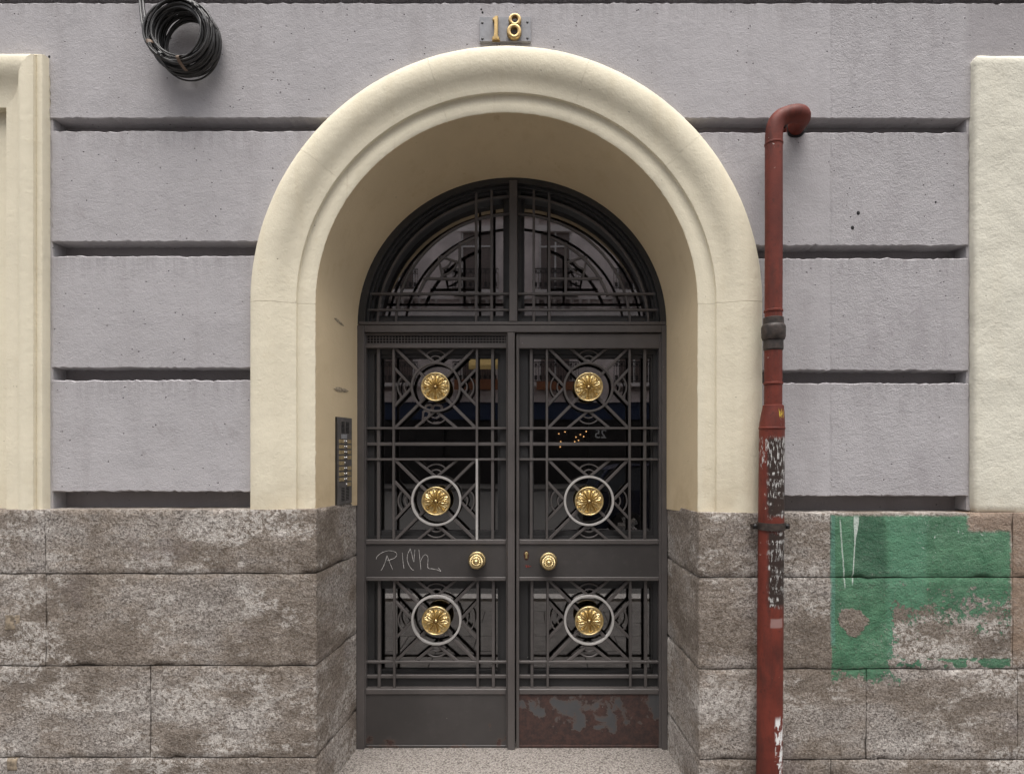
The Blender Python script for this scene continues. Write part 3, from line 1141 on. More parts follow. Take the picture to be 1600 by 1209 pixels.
def rosette(parent, px, py, rot):
    c = P(px, py, YG - .006)
    o = build('rosette', ROS, 'brass', parent, loc=c, smooth=50, mesh=ros_meshes.get('d'))
    ros_meshes.setdefault('d', o.data)
    o.rotation_euler = (0, rot, 0)
    r_ = build('rim', RIM, 'brass', o, loc=c, smooth=60, mesh=ros_meshes.get('r')); ros_meshes.setdefault('r', r_.data)
    b_ = build('boss', BOSS, 'brass', o, loc=c, smooth=60, mesh=ros_meshes.get('b')); ros_meshes.setdefault('b', b_.data)
KN = .0415
kprof = [(0.0, -.066), (.10, -.0655), (.20, -.063), (.26, -.058), (.30, -.057), (.40, -.0585), (.50, -.0585), (.58, -.055), (.66, -.0545), (.78, -.053), (.90, -.047), (.97, -.038), (.93, -.029),
         (.70, -.022), (.50, -.018), (.55, -.013)]
def kfn(t, th):
    x = t * (len(kprof) - 1)
    i = min(int(x), len(kprof) - 2)
    f = x - i
    r = kprof[i][0] + (kprof[i + 1][0] - kprof[i][0]) * f
    y = kprof[i][1] + (kprof[i + 1][1] - kprof[i][1]) * f
    if .34 < r < .56 and y < -.05:
        y -= .0028 * max(0, math.cos(th * 14)) * math.sin(PI * (r - .34) / .22)
    if .60 < r < .92 and y < -.045:
        y -= .0022 * max(0, math.cos(th * 28)) * math.sin(PI * (r - .60) / .32)
    return (KN * r * math.cos(th), y, KN * r * math.sin(th))
KNOB = MB().polar(kfn, 60, 84)
rprof = [(1.06, 0.0), (1.06, -.006), (1.0, -.010), (.9, -.011), (.86, -.009), (.80, -.013), (.6, -.016), (.4, -.017)]
def rfn(t, th):
    x = t * (len(rprof) - 1)
    i = min(int(x), len(rprof) - 2)
    f = x - i
    r = rprof[i][0] + (rprof[i + 1][0] - rprof[i][0]) * f
    y = rprof[i][1] + (rprof[i + 1][1] - rprof[i][1]) * f
    if .84 < r < 1.0 and y < -.008:
        y -= .0015 * max(0, math.cos(th * 30))
    return (KN * r * math.cos(th), y, KN * r * math.sin(th))
KROSE = MB().polar(rfn, 21, 90)
def knob(parent, px, py, roll):
    c = P(px, py, YLF)
    o = build('knob', KNOB, 'brass', parent, loc=c, smooth=50)
    build('knob_rose', KROSE, 'brass', o, loc=c, smooth=50)
    o.rotation_euler = (0, roll, 0)

def rect_ring(px0, px1, py0, py1, ix0, ix1, iy0, iy1, Y0, Y1):
    o = [P(x, y, Y0) for x, y in ((px0, py1), (px1, py1), (px1, py0), (px0, py0))]
    i = [P(x, y, Y0) for x, y in ((ix0, iy1), (ix1, iy1), (ix1, iy0), (ix0, iy0))]
    dy = Vector((0, Y1 - Y0, 0))
    return MB().grid([[v + dy for v in o], o, i, [v + dy for v in i]], close_u=True)

def ring_panel(par, cx, cy, x0, x1, y0, y1, ringmat, dY):
    Y = YG + dY
    def b(name, ax, ay, bx, by, w, d=.016, o=0.0):
        build(name, MB().bar(P(ax, ay, Y + o), P(bx, by, Y + o), w * BW, d), 'iron', par)
    c = P(cx, cy, Y - .004)
    rr = 37.6 * BW
    pts = [c + Vector((rr * math.cos(a), 0, rr * math.sin(a))) for a in (2 * PI * i / 72 for i in range(72))]
    build('ring', MB().arcbar(pts, 3.4 * BW, .02, closed=True), ringmat, par, smooth=40)
    b('diagonal_bar', x0 + 1, y0, x1 - 1, y1, 4.4)
    b('diagonal_bar', x0 + 1, y1, x1 - 1, y0, 4.4, o=.0015)
    for sgn, ye in ((-1, y0), (1, y1)):
        ay = cy + sgn * 38
        ln = abs(ye - ay)
        b('brace_bar', cx - 1, ay, cx - 1 - ln * 1.22, ye, 4.0, o=.003)
        b('brace_bar', cx + 1, ay, cx + 1 + ln * 1.22, ye, 4.0, o=.0045)
        for q in (10.5, 19.3):
            pp = []
            for i in range(15):
                th = math.radians(-50 + 100 * i / 14)
                pp.append(P(cx + q * math.sin(th), ay + sgn * q * math.cos(th), Y + .006))
            build('arc_bar', MB().arcbar(pp, 2.2 * BW, .008), 'iron', par, smooth=40)
    for sgn, xe in ((-1, x0), (1, x1)):
        ax = cx + sgn * 38
        ln = abs(xe - ax)
        b('brace_bar', ax, cy - 1, xe, cy - 1 - ln * 1.08, 4.0, o=.003)
        b('brace_bar', ax, cy + 1, xe, cy + 1 + ln * 1.08, 4.0, o=.0045)
        for q in (11, 21.5):
            pp = []
            for i in range(15):
                th = math.radians(-46 + 92 * i / 14)
                pp.append(P(ax + sgn * q * math.cos(th), cy + q * math.sin(th), Y + .006))
            build('arc_bar', MB().arcbar(pp, 2.2 * BW, .008), 'iron', par, smooth=40)

def leaf(name, label, o0, o1, vx, cx, st, left):
    t = thing(name, label, 'door', P((o0 + o1) / 2, 1170, R), 'iron double door leaves')
    # stiles
    if left:
        build('stile', MB().pbox(569.6, o0, 521, 1168, YLF, YLF + .05, .0015), 'iron', t)
        build('stile', MB().pbox(o1, 792.5, 521, 1168, YLF, YLF + .05, .0015), 'iron', t)
        build('astragal', MB().pbox(792.8, 804.3, 519.5, 1171, YF - .006, YLF + .05, .002), 'iron', t)
    else:
        build('stile', MB().pbox(806.5, o0, 521, 1168, YLF, YLF + .05, .0015), 'iron', t)
        build('stile', MB().pbox(o1, 1034, 521, 1168, YLF, YLF + .05, .0015), 'iron', t)
    # top rail: vent lattice on the left leaf, plain plate on the right one
    if left:
        build('rail', MB().pbox(o0, o1, 537, 543.5, YLF + .001, YLF + .05, .0015), 'iron', t)
        build('rail', MB().pbox(o0, o1, 520.5, 523, YLF + .001, YLF + .05, .001), 'iron', t)
        m = MB()
        n = 44
        for i in range(n + 1):
            x = o0 + 2 + (o1 - o0 - 4) * i / n
            m.pbox(x - .55, x + .55, 523.2, 536.8, YLF + .006, YLF + .010)
        for y in (523.9, 528.0, 532.1, 536.2):
            m.pbox(o0 + .3, o1 - .3, y - .5, y + .5, YLF + .0075, YLF + .0115)
        build('vent_lattice', m, 'iron', t)
        build('vent_backing', MB().pbox(o0, o1, 523, 537, YLF + .035, YLF + .045), 'hole', t)
    else:
        build('rail', MB().pbox(o0, o1, 521.5, 544, YLF + .001, YLF + .05, .0015), 'iron', t)
    # lock rail
    build('lock_rail', MB().pbox(o0 + .2, o1 - .2, 845, 906.5, YLF + .006, YLF + .05), 'iron_panel', t)
    build('bead', MB().pbox(o0 + .3, o1 - .3, 843.3, 850.2, YLF - .001, YLF + .045, .0025), 'iron', t)
    build('bead', MB().pbox(o0 + .3, o1 - .3, 901.3, 907.4, YLF - .001, YLF + .045, .0025), 'iron', t)
    # kick panel
    kp = 'iron_panel' if left else 'iron_rust'
    build('bead', MB().pbox(o0 + .3, o1 - .3, 1076.3, 1084.5, YLF - .001, YLF + .045, .0025), 'iron', t)
    k_ = build('kick_panel', MB().pbox(o0 + .2, o1 - .2, 1080, 1168, YLF + .005, YLF + .05), kp, t)
    if not left:
        k_['label'] = 'kick panel with peeling paint and brown rust'
    build('bottom_bead', MB().pbox(o0 + .3, o1 - .3, 1163.8, 1168, YLF, YLF + .045, .002), kp, t)
    # grilles
    up = part('upper_grille', t)
    lw = part('lower_grille', t)
    def b(par, nm, ax, ay, bx, by, w, o=0.0, d=.018, mat='iron'):
        build(nm, MB().bar(P(ax, ay, YG + o), P(bx, by, YG + o), w * BW, d), mat, par)
    for i, x in enumerate(vx):
        thin = i in (1, 2)
        w, o = (3.6, -.006) if thin else (4.6, .002)
        mt = 'iron_worn' if (left and i == 2) else 'iron'
        if mt == 'iron_worn':
            b(up, 'upright_bar', x, 543, x, 716, w, o)
            b(up, 'upright_bar', x, 716.5, x, 843.5, w, o, mat=mt)
        else:
            b(up, 'upright_bar', x, 543, x, 843.5, w, o)
        b(lw, 'upright_bar', x + 1.2, 907, x + 1.2, 1076.5, w, o)
    for y, w, o in ((668.8, 3.4, -.0045), (693.6, 5.0, .004), (717.6, 3.4, -.0045)):
        b(up, 'cross_bar', o0, y, o1, y, w, o)
    for y, w, o in ((1034.3, 3.4, -.0045), (1056.8, 5.0, .004)):
        b(lw, 'cross_bar', o0, y, o1, y, w, o)
    x0, x1 = vx[1] + 1.5, vx[2] - 1.5
    ring_panel(up, cx, 604.5, x0, x1, 543.5, 668, 'iron', 0)
    ring_panel(up, cx + .8, 782.5, x0, x1, 718.5, 843.5, 'iron_worn', 0)
    ring_panel(lw, cx + 1, 968.8, x0 + 1.2, x1 + 1.2, 907, 1033, 'iron_worn', 0)
    for i, (x, y) in enumerate(((cx, 604.5), (cx + .8, 782.5), (cx + 1, 968.8))):
        rosette(t, x, y, (.0, .12, -.2)[i] + (0 if left else .07))
    # glazed sashes
    for nm, y0, y1, yi0, yi1 in (('upper_sash', 543.5, 844, 557, 829), ('lower_sash', 907, 1077, 917, 1047)):
        s_ = part(nm, t)
        build('sash_profile', rect_ring(o0 - 3, o1 + 3, y0 - 3, y1 + 3, o0 + 14, o1 - 9, yi0 - 4, yi1 + 8, YS - .012, YS + .02), 'iron_dark', s_)
        build('sash_profile', rect_ring(o0 + 12, o1 - 7, yi0 - 6, yi1 + 10, o0 + 23, o1 - 13, yi0 + 2, yi1, YS, YS + .03), 'iron_dark', s_)
        a, c_ = P(o0 + 13, yi1 + 6, YGL), P(o1 - 8, yi0 - 4, YGL)
        build('glass_pane', MB().box(a.x, c_.x, YGL, YGL + .006, a.z, c_.z), 'glass', s_)
    return t

dl = leaf('iron_door_leaf', 'left iron door leaf with vent lattice, brass rosettes and scratched tag', 571.3, 790.8, (591, 614.6, 745, 769.6), 680.6, None, True)
dr = leaf('iron_door_leaf', 'right iron door leaf with keyhole and rust-blotched kick panel', 811, 1029.8, (830, 854.6, 984, 1007.8), 919.6, None, False)
knob(dl, 745.5, 874.5, .1)
knob(dr, 857, 876, -.1)
# keyhole escutcheon and red scrawl
p = P(822.5, 866, YLF + .006)
kk = kf(R)
m = MB()
m.polar(lambda t, th: (p.x + 2.6 * kk * t * math.cos(th), p.y - .003 + .002 * t * t, p.z + 1.5 * kk + 2.6 * kk * t * math.sin(th)), 4, 16)
m.box(p.x - 1.4 * kk, p.x + 1.4 * kk, p.y - .0025, p.y + .002, p.z - 6 * kk, p.z)
ko = build('keyhole_plate', m, 'brass', dr)
hb = MB().polar(lambda t, th: (p.x + 4.2 * kk * t * math.cos(th), p.y - .0012 + .001 * t, p.z - 1.5 * kk + 7.8 * kk * t * math.sin(th)), 3, 20)
build('keyhole_recess', hb, simple('rusty_keyhole_edge', (.05, .016, .010), .9, var=.5, scale=150), dr)

def strokes(name, polys, w, mat, parent, Y):
    m = MB()
    for pl in polys:
        pts = []
        # Catmull-Rom through the points
        q = [pl[0]] + pl + [pl[-1]]
        for i in range(1, len(q) - 2):
            for k in range(6):
                t = k / 6
                f = []
                for c in (0, 1):
                    a0, a1, a2, a3 = q[i - 1][c], q[i][c], q[i + 1][c], q[i + 2][c]
                    f.append(.5 * (2 * a1 + (a2 - a0) * t + (2 * a0 - 5 * a1 + 4 * a2 - a3) * t * t + (3 * a1 - a0 - 3 * a2 + a3) * t ** 3))
                pts.append(f)
        pts.append(pl[-1])
        rows = []
        for i, (x, y) in enumerate(pts):
            a, b = pts[max(i - 1, 0)], pts[min(i + 1, len(pts) - 1)]
            L = math.hypot(b[0] - a[0], b[1] - a[1]) or 1
            nx, ny = -(b[1] - a[1]) / L, (b[0] - a[0]) / L
            ww = w * random.uniform(.55, 1.15) * (.5 if i in (0, len(pts) - 1) else 1)
            rows.append([P(x + nx * ww, y + ny * ww, Y), P(x, y, Y - .0006), P(x - nx * ww, y - ny * ww, Y)])
        m.grid(rows)
    return build(name, m, mat, parent)
def z4(pts):
    return [(550 + x / 5.496, 690 + y / 5.496) for x, y in pts]
tag_strokes = [z4([(208, 1010), (215, 985), (260, 950), (320, 935), (370, 945), (385, 970), (360, 1000), (300, 1020)]),
               z4([(300, 975), (285, 1030), (262, 1085), (248, 1104)]), z4([(300, 975), (325, 1040), (350, 1098)]),
               z4([(432, 950), (436, 1010), (446, 1088)]),
               z4([(498, 925), (480, 960), (474, 1010), (490, 1060), (515, 1095), (532, 1100)]), z4([(498, 925), (500, 918), (512, 960), (530, 1030), (534, 990), (540, 925)]),
               z4([(574, 922), (582, 1000), (592, 1098)]), z4([(588, 1030), (605, 990), (630, 968), (652, 990), (650, 1050), (655, 1085), (690, 1090), (735, 1100), (762, 1110), (740, 1080)])]
strokes('graffiti_tag', tag_strokes, .42, 'chalk', dl, YLF + .0045)
strokes('red_scrawl', [[(820, 884), (823, 882.5), (822, 886), (826, 883), (825, 886), (829, 884), (830, 885.5)]], .45, 'redmark', dr, YLF + .0045)
# pale lettering fragment laid on the left upper pane
letter_mat = simple('pale_lettering', (.34, .30, .29), .7)
LET = [
    [[(664, 640), (666, 634), (674, 633), (674, 640)], [(676, 640), (678, 634), (685, 633), (690, 635), (690, 640)]],
    [[(661.5, 661), (661.5, 644), (668, 642.5), (671, 646), (669, 652), (663, 653)], [(682, 644), (688, 648), (684, 651), (681, 654)], [(677, 660), (690, 660)]],
]
polys = [pl for row in LET for pl in row]
strokes('pane_letters', polys, 2.0, letter_mat, dl, YGL - .002)

# ================================================================== DOWNPIPE
YPp = -.105
def pp3(px, py, Y=YPp):
    return P(px, py, Y)
pipe = thing('downpipe', 'red-brown painted cast iron downpipe with peeling bills beside the arch', 'downpipe', pp3(1201, 1283))
k = kf(YPp)
r1 = 13.2 * k
def lathe_v(pts, seg=32):
    """stack of (px_center, py, radius_px) rings along the pipe"""
    m = MB()
    rows = []
    for cx, cy, rr in pts:
        c = pp3(cx, cy)
        rows.append([c + Vector((rr * k * math.cos(a), rr * k * math.sin(a), 0)) for a in (2 * PI * q / seg for q in range(seg))])
    m.grid(rows, close_u=True)
    return m
# bend: out of the wall, over to the left and down
A = pp3(1245, 196, -.105)
path = [Vector((P(1243, 200, 0).x, .06, P(1243, 200, 0).z)), Vector((P(1243, 199, 0).x, -.02, P(1243, 199, 0).z))]
c_end = pp3(1209, 225)
q0 = Vector((P(1243, 199, 0).x, -.035, P(1243, 199, 0).z))
bz = [q0, q0 + Vector((.002, -.085, .012)), pp3(1240, 176), pp3(1226, 178), pp3(1210, 182), c_end]
def bez(pts, t):
    pts = list(pts)
    while len(pts) > 1:
        pts = [a.lerp(b, t) for a, b in zip(pts, pts[1:])]
    return pts[0]
# two arcs give a rounder crook than one curve
cr = []
top = pp3(1227, 181.5)
for i in range(17):
    cr.append(bez([q0, q0 + Vector((.0, -.075, .0)), pp3(1246, 174, -.115), top], i / 16))
for i in range(1, 17):
    cr.append(bez([top, pp3(1212, 186), pp3(1209, 196), c_end], i / 16))
build('elbow', MB().tube(path + cr, r1, 28), 'pipe', pipe, smooth=60)
build('pipe_section', lathe_v([(1209, 224, 13.2), (1209, 350, 13.2), (1208.5, 500, 13.2)]), 'pipe', pipe, smooth=60)
build('seam_ring', lathe_v([(1209, 206.5 + 17, 13.1), (1209, 206.5 + 18, 14.1), (1209, 206.5 + 20, 14.1), (1209, 206.5 + 21, 13.1)]), 'pipe', pipe, smooth=40)
build('seam_ring', lathe_v([(1208.5, 484, 13.1), (1208.5, 485, 14.4), (1208.5, 487.5, 14.4), (1208.5, 488.5, 13.1)]), 'pipe', pipe, smooth=40)
build('coupling', lathe_v([(1208.5, 496, 13.2), (1208.5, 497, 15.2), (1208.5, 507, 15.4), (1208.5, 509, 17.5), (1208.5, 512, 18.2), (1208.5, 526, 18.0), (1208.5, 531, 16.5), (1208.5, 532, 14.6),
                           (1208.3, 534, 14.8), (1208.3, 546, 15.0), (1208.3, 548, 13.4)]), 'coupling', pipe, smooth=35)
build('pipe_section', lathe_v([(1208.3, 546, 13.4), (1208, 634, 13.4)]), 'pipe_low', pipe, smooth=60)
build('seam_ring', lathe_v([(1208, 597, 13.3), (1208, 598, 14.6), (1208, 600.5, 14.6), (1208, 601.5, 13.3)]), 'pipe', pipe, smooth=40)
build('reducer', lathe_v([(1208, 632.5, 13.4), (1208, 633.5, 15.6), (1208, 638, 16.0), (1207.2, 648, 17.4), (1206.5, 660, 18.6), (1206, 667, 18.9), (1206, 667.8, 19.8), (1206, 670, 19.8), (1206, 671, 19.0)]), 'pipe_low', pipe, smooth=35)
build('pipe_section', lathe_v([(1206, 670.5, 19.0), (1205.3, 760, 19.1), (1204.2, 900, 19.2), (1202.8, 1080, 19.2), (1201, 1300, 19.3)]), 'pipe_low', pipe, smooth=60)
# clamp with ears
br = MB()
br.add(*(lambda m_: (m_.v, m_.f))(lathe_v([(1205, 815.5, 19.3), (1205, 815.5, 20.8), (1205, 827, 20.8), (1205, 827, 19.3)])))
brk = build('pipe_clamp', br, 'coupling', pipe, smooth=35)
for sx in (-1, 1):
    e0, e1 = pp3(1205 + sx * 20, 826), pp3(1205 + sx * 28.5, 817)
    m = MB().box(min(e0.x, e1.x), max(e0.x, e1.x), YPp - .004, YPp + .004, e0.z, e1.z)
    build('clamp_ear', m, 'coupling', brk)
    c = pp3(1205 + sx * 24.8, 821.5, YPp - .0045)
    build('bolt', MB().polar(lambda t, th: (c.x + .0095 * math.sin(t * PI / 2) * math.cos(th), c.y - .007 * math.cos(t * PI / 2), c.z + .0095 * math.sin(t * PI / 2) * math.sin(th)), 5, 8), 'black', brk, smooth=30)
    c2 = pp3(1205 + sx * 24.8, 821.5, YPp)
    build('stand_off', MB().tube([(c2.x, YPp + .004, c2.z), (c2.x, -.03, c2.z)], .006, 10), 'coupling', brk)
# dark hole round the pipe where it leaves the wall
hc = P(1243, 199.5, 0)
m = MB().polar(lambda t, th: (hc.x + .044 * (1 + .12 * math.sin(3 * th + 1)) * t * math.cos(th), -.0035 + .002 * t, hc.z - .004 + .046 * (1 + .1 * math.cos(2 * th)) * t * math.sin(th)), 4, 28)
build('wall_hole', m, 'hole', pipe)

# ================================================================== HOUSE NUMBER
num = thing('house_number', 'grey plate with brass numerals 1 and 8 above the arch', 'number plate', P(790, 66, 0))
build('plate', MB().pbox(749.5, 829.5, 26.5, 65.2, -.012, -.001, .0015), 'plate', num)
def digit(name, outline, holes=None):
    pass
# numeral one
o1_ = [(768.8, 61.8), (768.6, 59), (771, 57.5), (772, 53), (772.2, 31.5), (769.3, 30.2), (769.4, 28.6), (773.5, 25.2), (778.2, 24.6), (778.0, 53), (778.6, 57.5), (780.8, 59.2), (780.8, 61.8)]
v = [P(x, y, -.03) for x, y in o1_]
m = MB()
n = len(v)
cen = sum(v, Vector()) / n
def rings(v, Yf, Yb, ins):
    vs = [(cen.x + (p.x - cen.x) * (1 - ins), Yf, cen.z + (p.z - cen.z) * (1 - ins * .25)) for p in v] + [(p.x, Yf + .004, p.z) for p in v] + [(p.x, Yb, p.z) for p in v]
    fs = [tuple(range(n))]
    for k_ in (0, n):
        fs += [(k_ + i, k_ + n + i, k_ + n + (i + 1) % n, k_ + (i + 1) % n) for i in range(n)]
    return vs, fs
m.add(*rings(v, -.032, -.012, .16))
numbrass = simple('dull_brass', (.44, .31, .14), .38, .85, .2, 40)
build('numeral', m, numbrass, num)
# numeral eight: two rounded rings
m = MB()
def ring8(cx, cy, rx, ry, ix, iy, Yoff):
    rows = []
    prof = [(0, .016), (0, .004), (.12, .0005), (.35, 0), (.65, 0), (.88, .0005), (1, .004), (1, .016)]
    for i in range(40):
        a = 2 * PI * i / 40
        row = []
        for t, dy in prof:
            ax, ay = ix + (rx - ix) * t, iy + (ry - iy) * t
            p = P(cx + ax * math.cos(a), cy - ay * math.sin(a), -.034)
            row.append(Vector((p.x, -.034 + Yoff + dy + .006 * (t - .5) ** 2, p.z)))
        rows.append(row)
    m.grid(rows, close_v=True)
ring8(804.4, 29.9, 10.2, 9.6, 4.3, 5.0, .0)
ring8(803.2, 48.3, 11.6, 11.8, 5.0, 6.0, -.0006)
build('numeral', m, numbrass, num, smooth=40)
for x, y in ((753.6, 36), (753.8, 61), (824, 35), (824, 60.2)):
    c = P(x, y, -.0125)
    build('screw', MB().polar(lambda t, th: (c.x + .0058 * t * math.cos(th), c.y - .0015 * (1 - t * t), c.z + .0058 * t * math.sin(th)), 3, 12), 'black', num)

# ================================================================== CABLE COIL
coil = thing('cable_coil', 'coil of black cable hung on the wall near the top edge', 'cable coil', P(280, 120, 0))
cc = P(276, 48, -.11)
rnd = random.Random(5)
for b_ in range(46):
    u = b_ / 45
    Y = -.026 - .090 * u + rnd.uniform(-.010, .010)
    Y = min(Y, -.012)
    rad = rnd.choice((rnd.uniform(.102, .112), rnd.uniform(.110, .136), rnd.uniform(.130, .142)))
    cx_, cz_ = cc.x + rnd.gauss(0, .004) + (1 - u) * .012, cc.z + rnd.gauss(0, .004) - (1 - u) * .004
    ph, ph2, t1, t2 = rnd.uniform(0, 6.3), rnd.uniform(0, 6.3), rnd.gauss(0, .05), rnd.gauss(0, .05)
    e_ = rnd.gauss(.02, .02)
    pts = []
    for i in range(56):
        a = 2 * PI * i / 56
        rr = rad * (1 + .014 * math.sin(2 * a + ph) + .009 * math.sin(3 * a + ph2))
        x, z = rr * (1 - e_) * math.cos(a), rr * (1 + e_) * math.sin(a)
        y = Y + t1 * x + t2 * z + .005 * math.sin(2 * a + ph2)
        pts.append((cx_ + x, min(y, -.006), cz_ + z))
    build('cable_loop', MB().loop(pts, rnd.choice((.0038, .0045, .0052)), 7), 'cable', coil, smooth=60)
for dx in (0, 6):
    pts = [P(229 + dx, 66, -.10), P(223 + dx, 48, -.10), P(218.5 + dx, 20, -.07), P(216.5 + dx * .5, -10, -.03), P(216 + dx * .5, -60, -.02), P(215 + dx * .5, -200, -.015)]
    fine = [bez(pts, t / 24) for t in range(25)]
    build('hanging_cable', MB().tube(fine, .0055, 8), 'cable', coil, smooth=60)
for ang, mat_ in ((208, 'tape'), (276, 'tape'), (52, 'black'), (240, 'black'), (18, 'black')):
    a = math.radians(ang)
    rdir = Vector((math.cos(a), 0, math.sin(a)))
    tdir = Vector((-math.sin(a), 0, math.cos(a)))
    ctr = Vector((cc.x + .004, -.075, cc.z)) + rdir * .126
    rows = []
    for s_ in (-.007, -.0035, .0035, .007):
        rows.append([ctr + tdir * s_ + rdir * .0205 * math.cos(q) + Vector((0, .060 * math.sin(q), 0)) for q in (2 * PI * j / 20 for j in range(20))])
    m = MB().grid(rows, close_u=True)
    build('cable_tie', m, mat_, coil, smooth=50)
hk = P(272, -8, 0)
build('hook', MB().tube([(hk.x, .02, hk.z), (hk.x, -.17, hk.z), (hk.x, -.178, hk.z + .012)], .007, 10), 'coupling', coil, smooth=50)

# ================================================================== INTERCOM
a0, a1 = jamb_point(524, 789), jamb_point(546.3, 786)
ih = (jamb_point(524, 651).z - a0.z)
iw = (a1 - a0).xy.length
ic = thing('intercom', 'narrow intercom panel with two columns of name cards on left jamb', 'intercom', a0)
up_ = Vector((0, 0, 1))
build('plate', MB().frame_box(a0, ju, up_, jn, 0, iw, 0, ih, -.004, .012), 'grille_dark', ic)
def ib(name, u0, u1, v0, v1, n0, n1, mat, parent=ic):
    m = MB().frame_box(a0, ju, up_, jn, u0 * iw, u1 * iw, v0 * ih, v1 * ih, n0, n1)
    return build(name, m, mat, parent)
build('plate_edge', MB().frame_box(a0, ju, up_, jn, -.003, 0, 0, ih, -.004, .010), 'black', ic)
for (v0, v1, rows_) in ((.825, .945, 9), (.045, .185, 9)):
    sg_ = part('speaker_slots', ic)
    for r_ in range(rows_):
        vv = v0 + (v1 - v0) * r_ / (rows_ - 1)
        for (u0, u1) in ((.24, .46), (.56, .78)):
            m = MB().frame_box(a0, ju, up_, jn, u0 * iw, u1 * iw, (vv - .0042) * ih, (vv + .0042) * ih, .0122, .0130)
            build('slot', m, 'hole', sg_)
ib('label_plate', .25, .62, .755, .805, .012, .0138, 'plate')
for r_ in range(9):
    v0 = .725 - r_ * .0625
    for col in (0, 1):
        if r_ == 8 and col == 0:
            ib('blank_plate', .10, .42, v0 - .018, v0 + .016, .012, .0132, 'grille_dark')
            continue
        if r_ == 4 and col == 1:
            continue
        u0, u1 = ((.08, .42), (.66, .93))[col]
        ib('name_card', u0, u1, v0 - .022, v0 + .020, .012, .0142, 'card')
        c = a0 + ju * ((.47, .60)[col] * iw) + up_ * (v0 * ih)
        m = MB()
        rws = []
        for t_ in range(5):
            q_ = t_ / 4 * PI / 2
            rws.append([c + jn * (.012 + .006 * math.cos(q_)) + (ju * math.cos(th) + up_ * math.sin(th)) * (.0052 * math.sin(q_) + 1e-5) for th in (2 * PI * j / 12 for j in range(12))])
        m.grid(rws, close_u=True)
        build('button', m, 'steel', ic, smooth=50)

# ================================================================== ACROSS THE STREET
MAT['far_stone'] = simple('far_facade_stone', (.74, .65, .63), .85, var=.18, scale=1.3)
MAT['far_trim'] = simple('far_facade_trim', (.74, .68, .66), .8, var=.1, scale=2)
MAT['far_dark'] = simple('far_window_glass', (.20, .15, .135), .3)
MAT['far_frame'] = simple('far_window_frame', (.80, .76, .74), .6)
MAT['far_blue'] = simple('shop_fascia_blue', (.018, .035, .085), .4)
MAT['far_shop'] = simple('shopfront_dark', (.018, .016, .016), .3)
MAT['far_iron'] = simple('balcony_iron', (.02, .018, .018), .6)
MAT['far_yellow'] = simple('yellow_awning', (.88, .62, .24), .7)
MAT['far_wood'] = simple('orange_brown_panel', (.26, .095, .04), .6)
MAT['far_white'] = simple('sign_white', (.75, .74, .72), .6)
YO = -26.0
fb_ = thing('opposite_building', 'pale stone building across the street mirrored in the door glass', 'building', (0, YO, 0))
SP = 3.92
bays = [-2.87 + SP * i for i in range(-4, 6)]
build('wall', MB().box(-24, 26, YO - 8, YO - .25, 4.6, 21), 'far_stone', fb_)
for i in range(len(bays) + 1):
    xa = bays[i] - SP / 2 if i < len(bays) else bays[-1] + SP / 2
    build('pier', MB().box(xa - 1.15, xa + 1.15, YO - .25, YO, 4.6, 21), 'far_stone', fb_)
for z in (8.35, 13.3, 17.6, 20.6):
    build('cornice', MB().box(-24, 26, YO - .25, YO + .22, z, z + .30), 'far_trim', fb_)
for fl, (zb, ztp) in enumerate(((4.95, 8.0), (9.5, 12.6), (14.2, 17.0), (18.3, 20.2))):
    for bx in bays:
        w = part('window', fb_, (bx, YO, zb))
        build('pane', MB().box(bx - .80, bx + .80, YO - .22, YO - .19, zb, ztp), 'far_dark', w)
        m = MB()
        for x in (-.80, -.03, .72):
            m.box(bx + x, bx + x + .08, YO - .189, YO - .12, zb, ztp)
        m.box(bx - .72, bx - .03, YO - .186, YO - .123, ztp - .75, ztp - .67)
        m.box(bx + .05, bx + .72, YO - .186, YO - .123, ztp - .75, ztp - .67)
        build('frame', m, 'far_frame', w)
        build('lintel', MB().box(bx - 1.0, bx + 1.0, YO - .24, YO + .06, ztp, ztp + .28), 'far_trim', w)
        bal = part('balcony', fb_, (bx, YO, zb))
        build('slab', MB().box(bx - 1.15, bx + 1.15, YO - .2, YO + .75, zb - .16, zb), 'far_trim', bal)
        m = MB()
        m.box(bx - 1.12, bx + 1.12, YO + .68, YO + .72, zb + .98, zb + 1.03)
        m.box(bx - 1.12, bx + 1.12, YO + .685, YO + .715, zb + .78, zb + .81)
        m.box(bx - 1.12, bx + 1.12, YO + .685, YO + .715, zb + .06, zb + .09)
        for q in range(19):
            x = bx - 1.11 + q * .1225
            m.box(x, x + .022, YO + .69, YO + .71, zb, zb + .98)
        for q in range(9):
            xx_ = bx - .98 + q * .245
            m.box(xx_ - .06, xx_ + .06, YO + .695, YO + .705, zb + .83, zb + .94)
            m.box(xx_ - .07, xx_ + .07, YO + .695, YO + .705, zb + .14, zb + .36)
        build('railing', m, 'far_iron', bal)
for x in [-20 + .42 * i for i in range(96)]:
    if abs(((x - bays[0] + SP / 2) % SP) - 0) < .9:
        continue
    m = MB().polar(lambda t, th: (x + (.05 + .07 * math.sin(PI * (t * 1.6 % 1.0)) ** 2) * math.cos(th), YO + .12 + (.05 + .07 * math.sin(PI * (t * 1.6 % 1.0)) ** 2) * math.sin(th), 8.66 + .5 * t), 6, 6)
    build('baluster', m, 'far_trim', fb_)
build('balustrade_rail', MB().box(-24, 26, YO - .05, YO + .26, 9.16, 9.28), 'far_trim', fb_)
build('shopfront', MB().box(-24, 26, YO - .6, YO - .25, 0, 3.2), 'far_shop', fb_)
build('fascia', MB().box(-24, 26, YO - .3, YO + .05, 3.2, 4.05), 'far_blue', fb_)
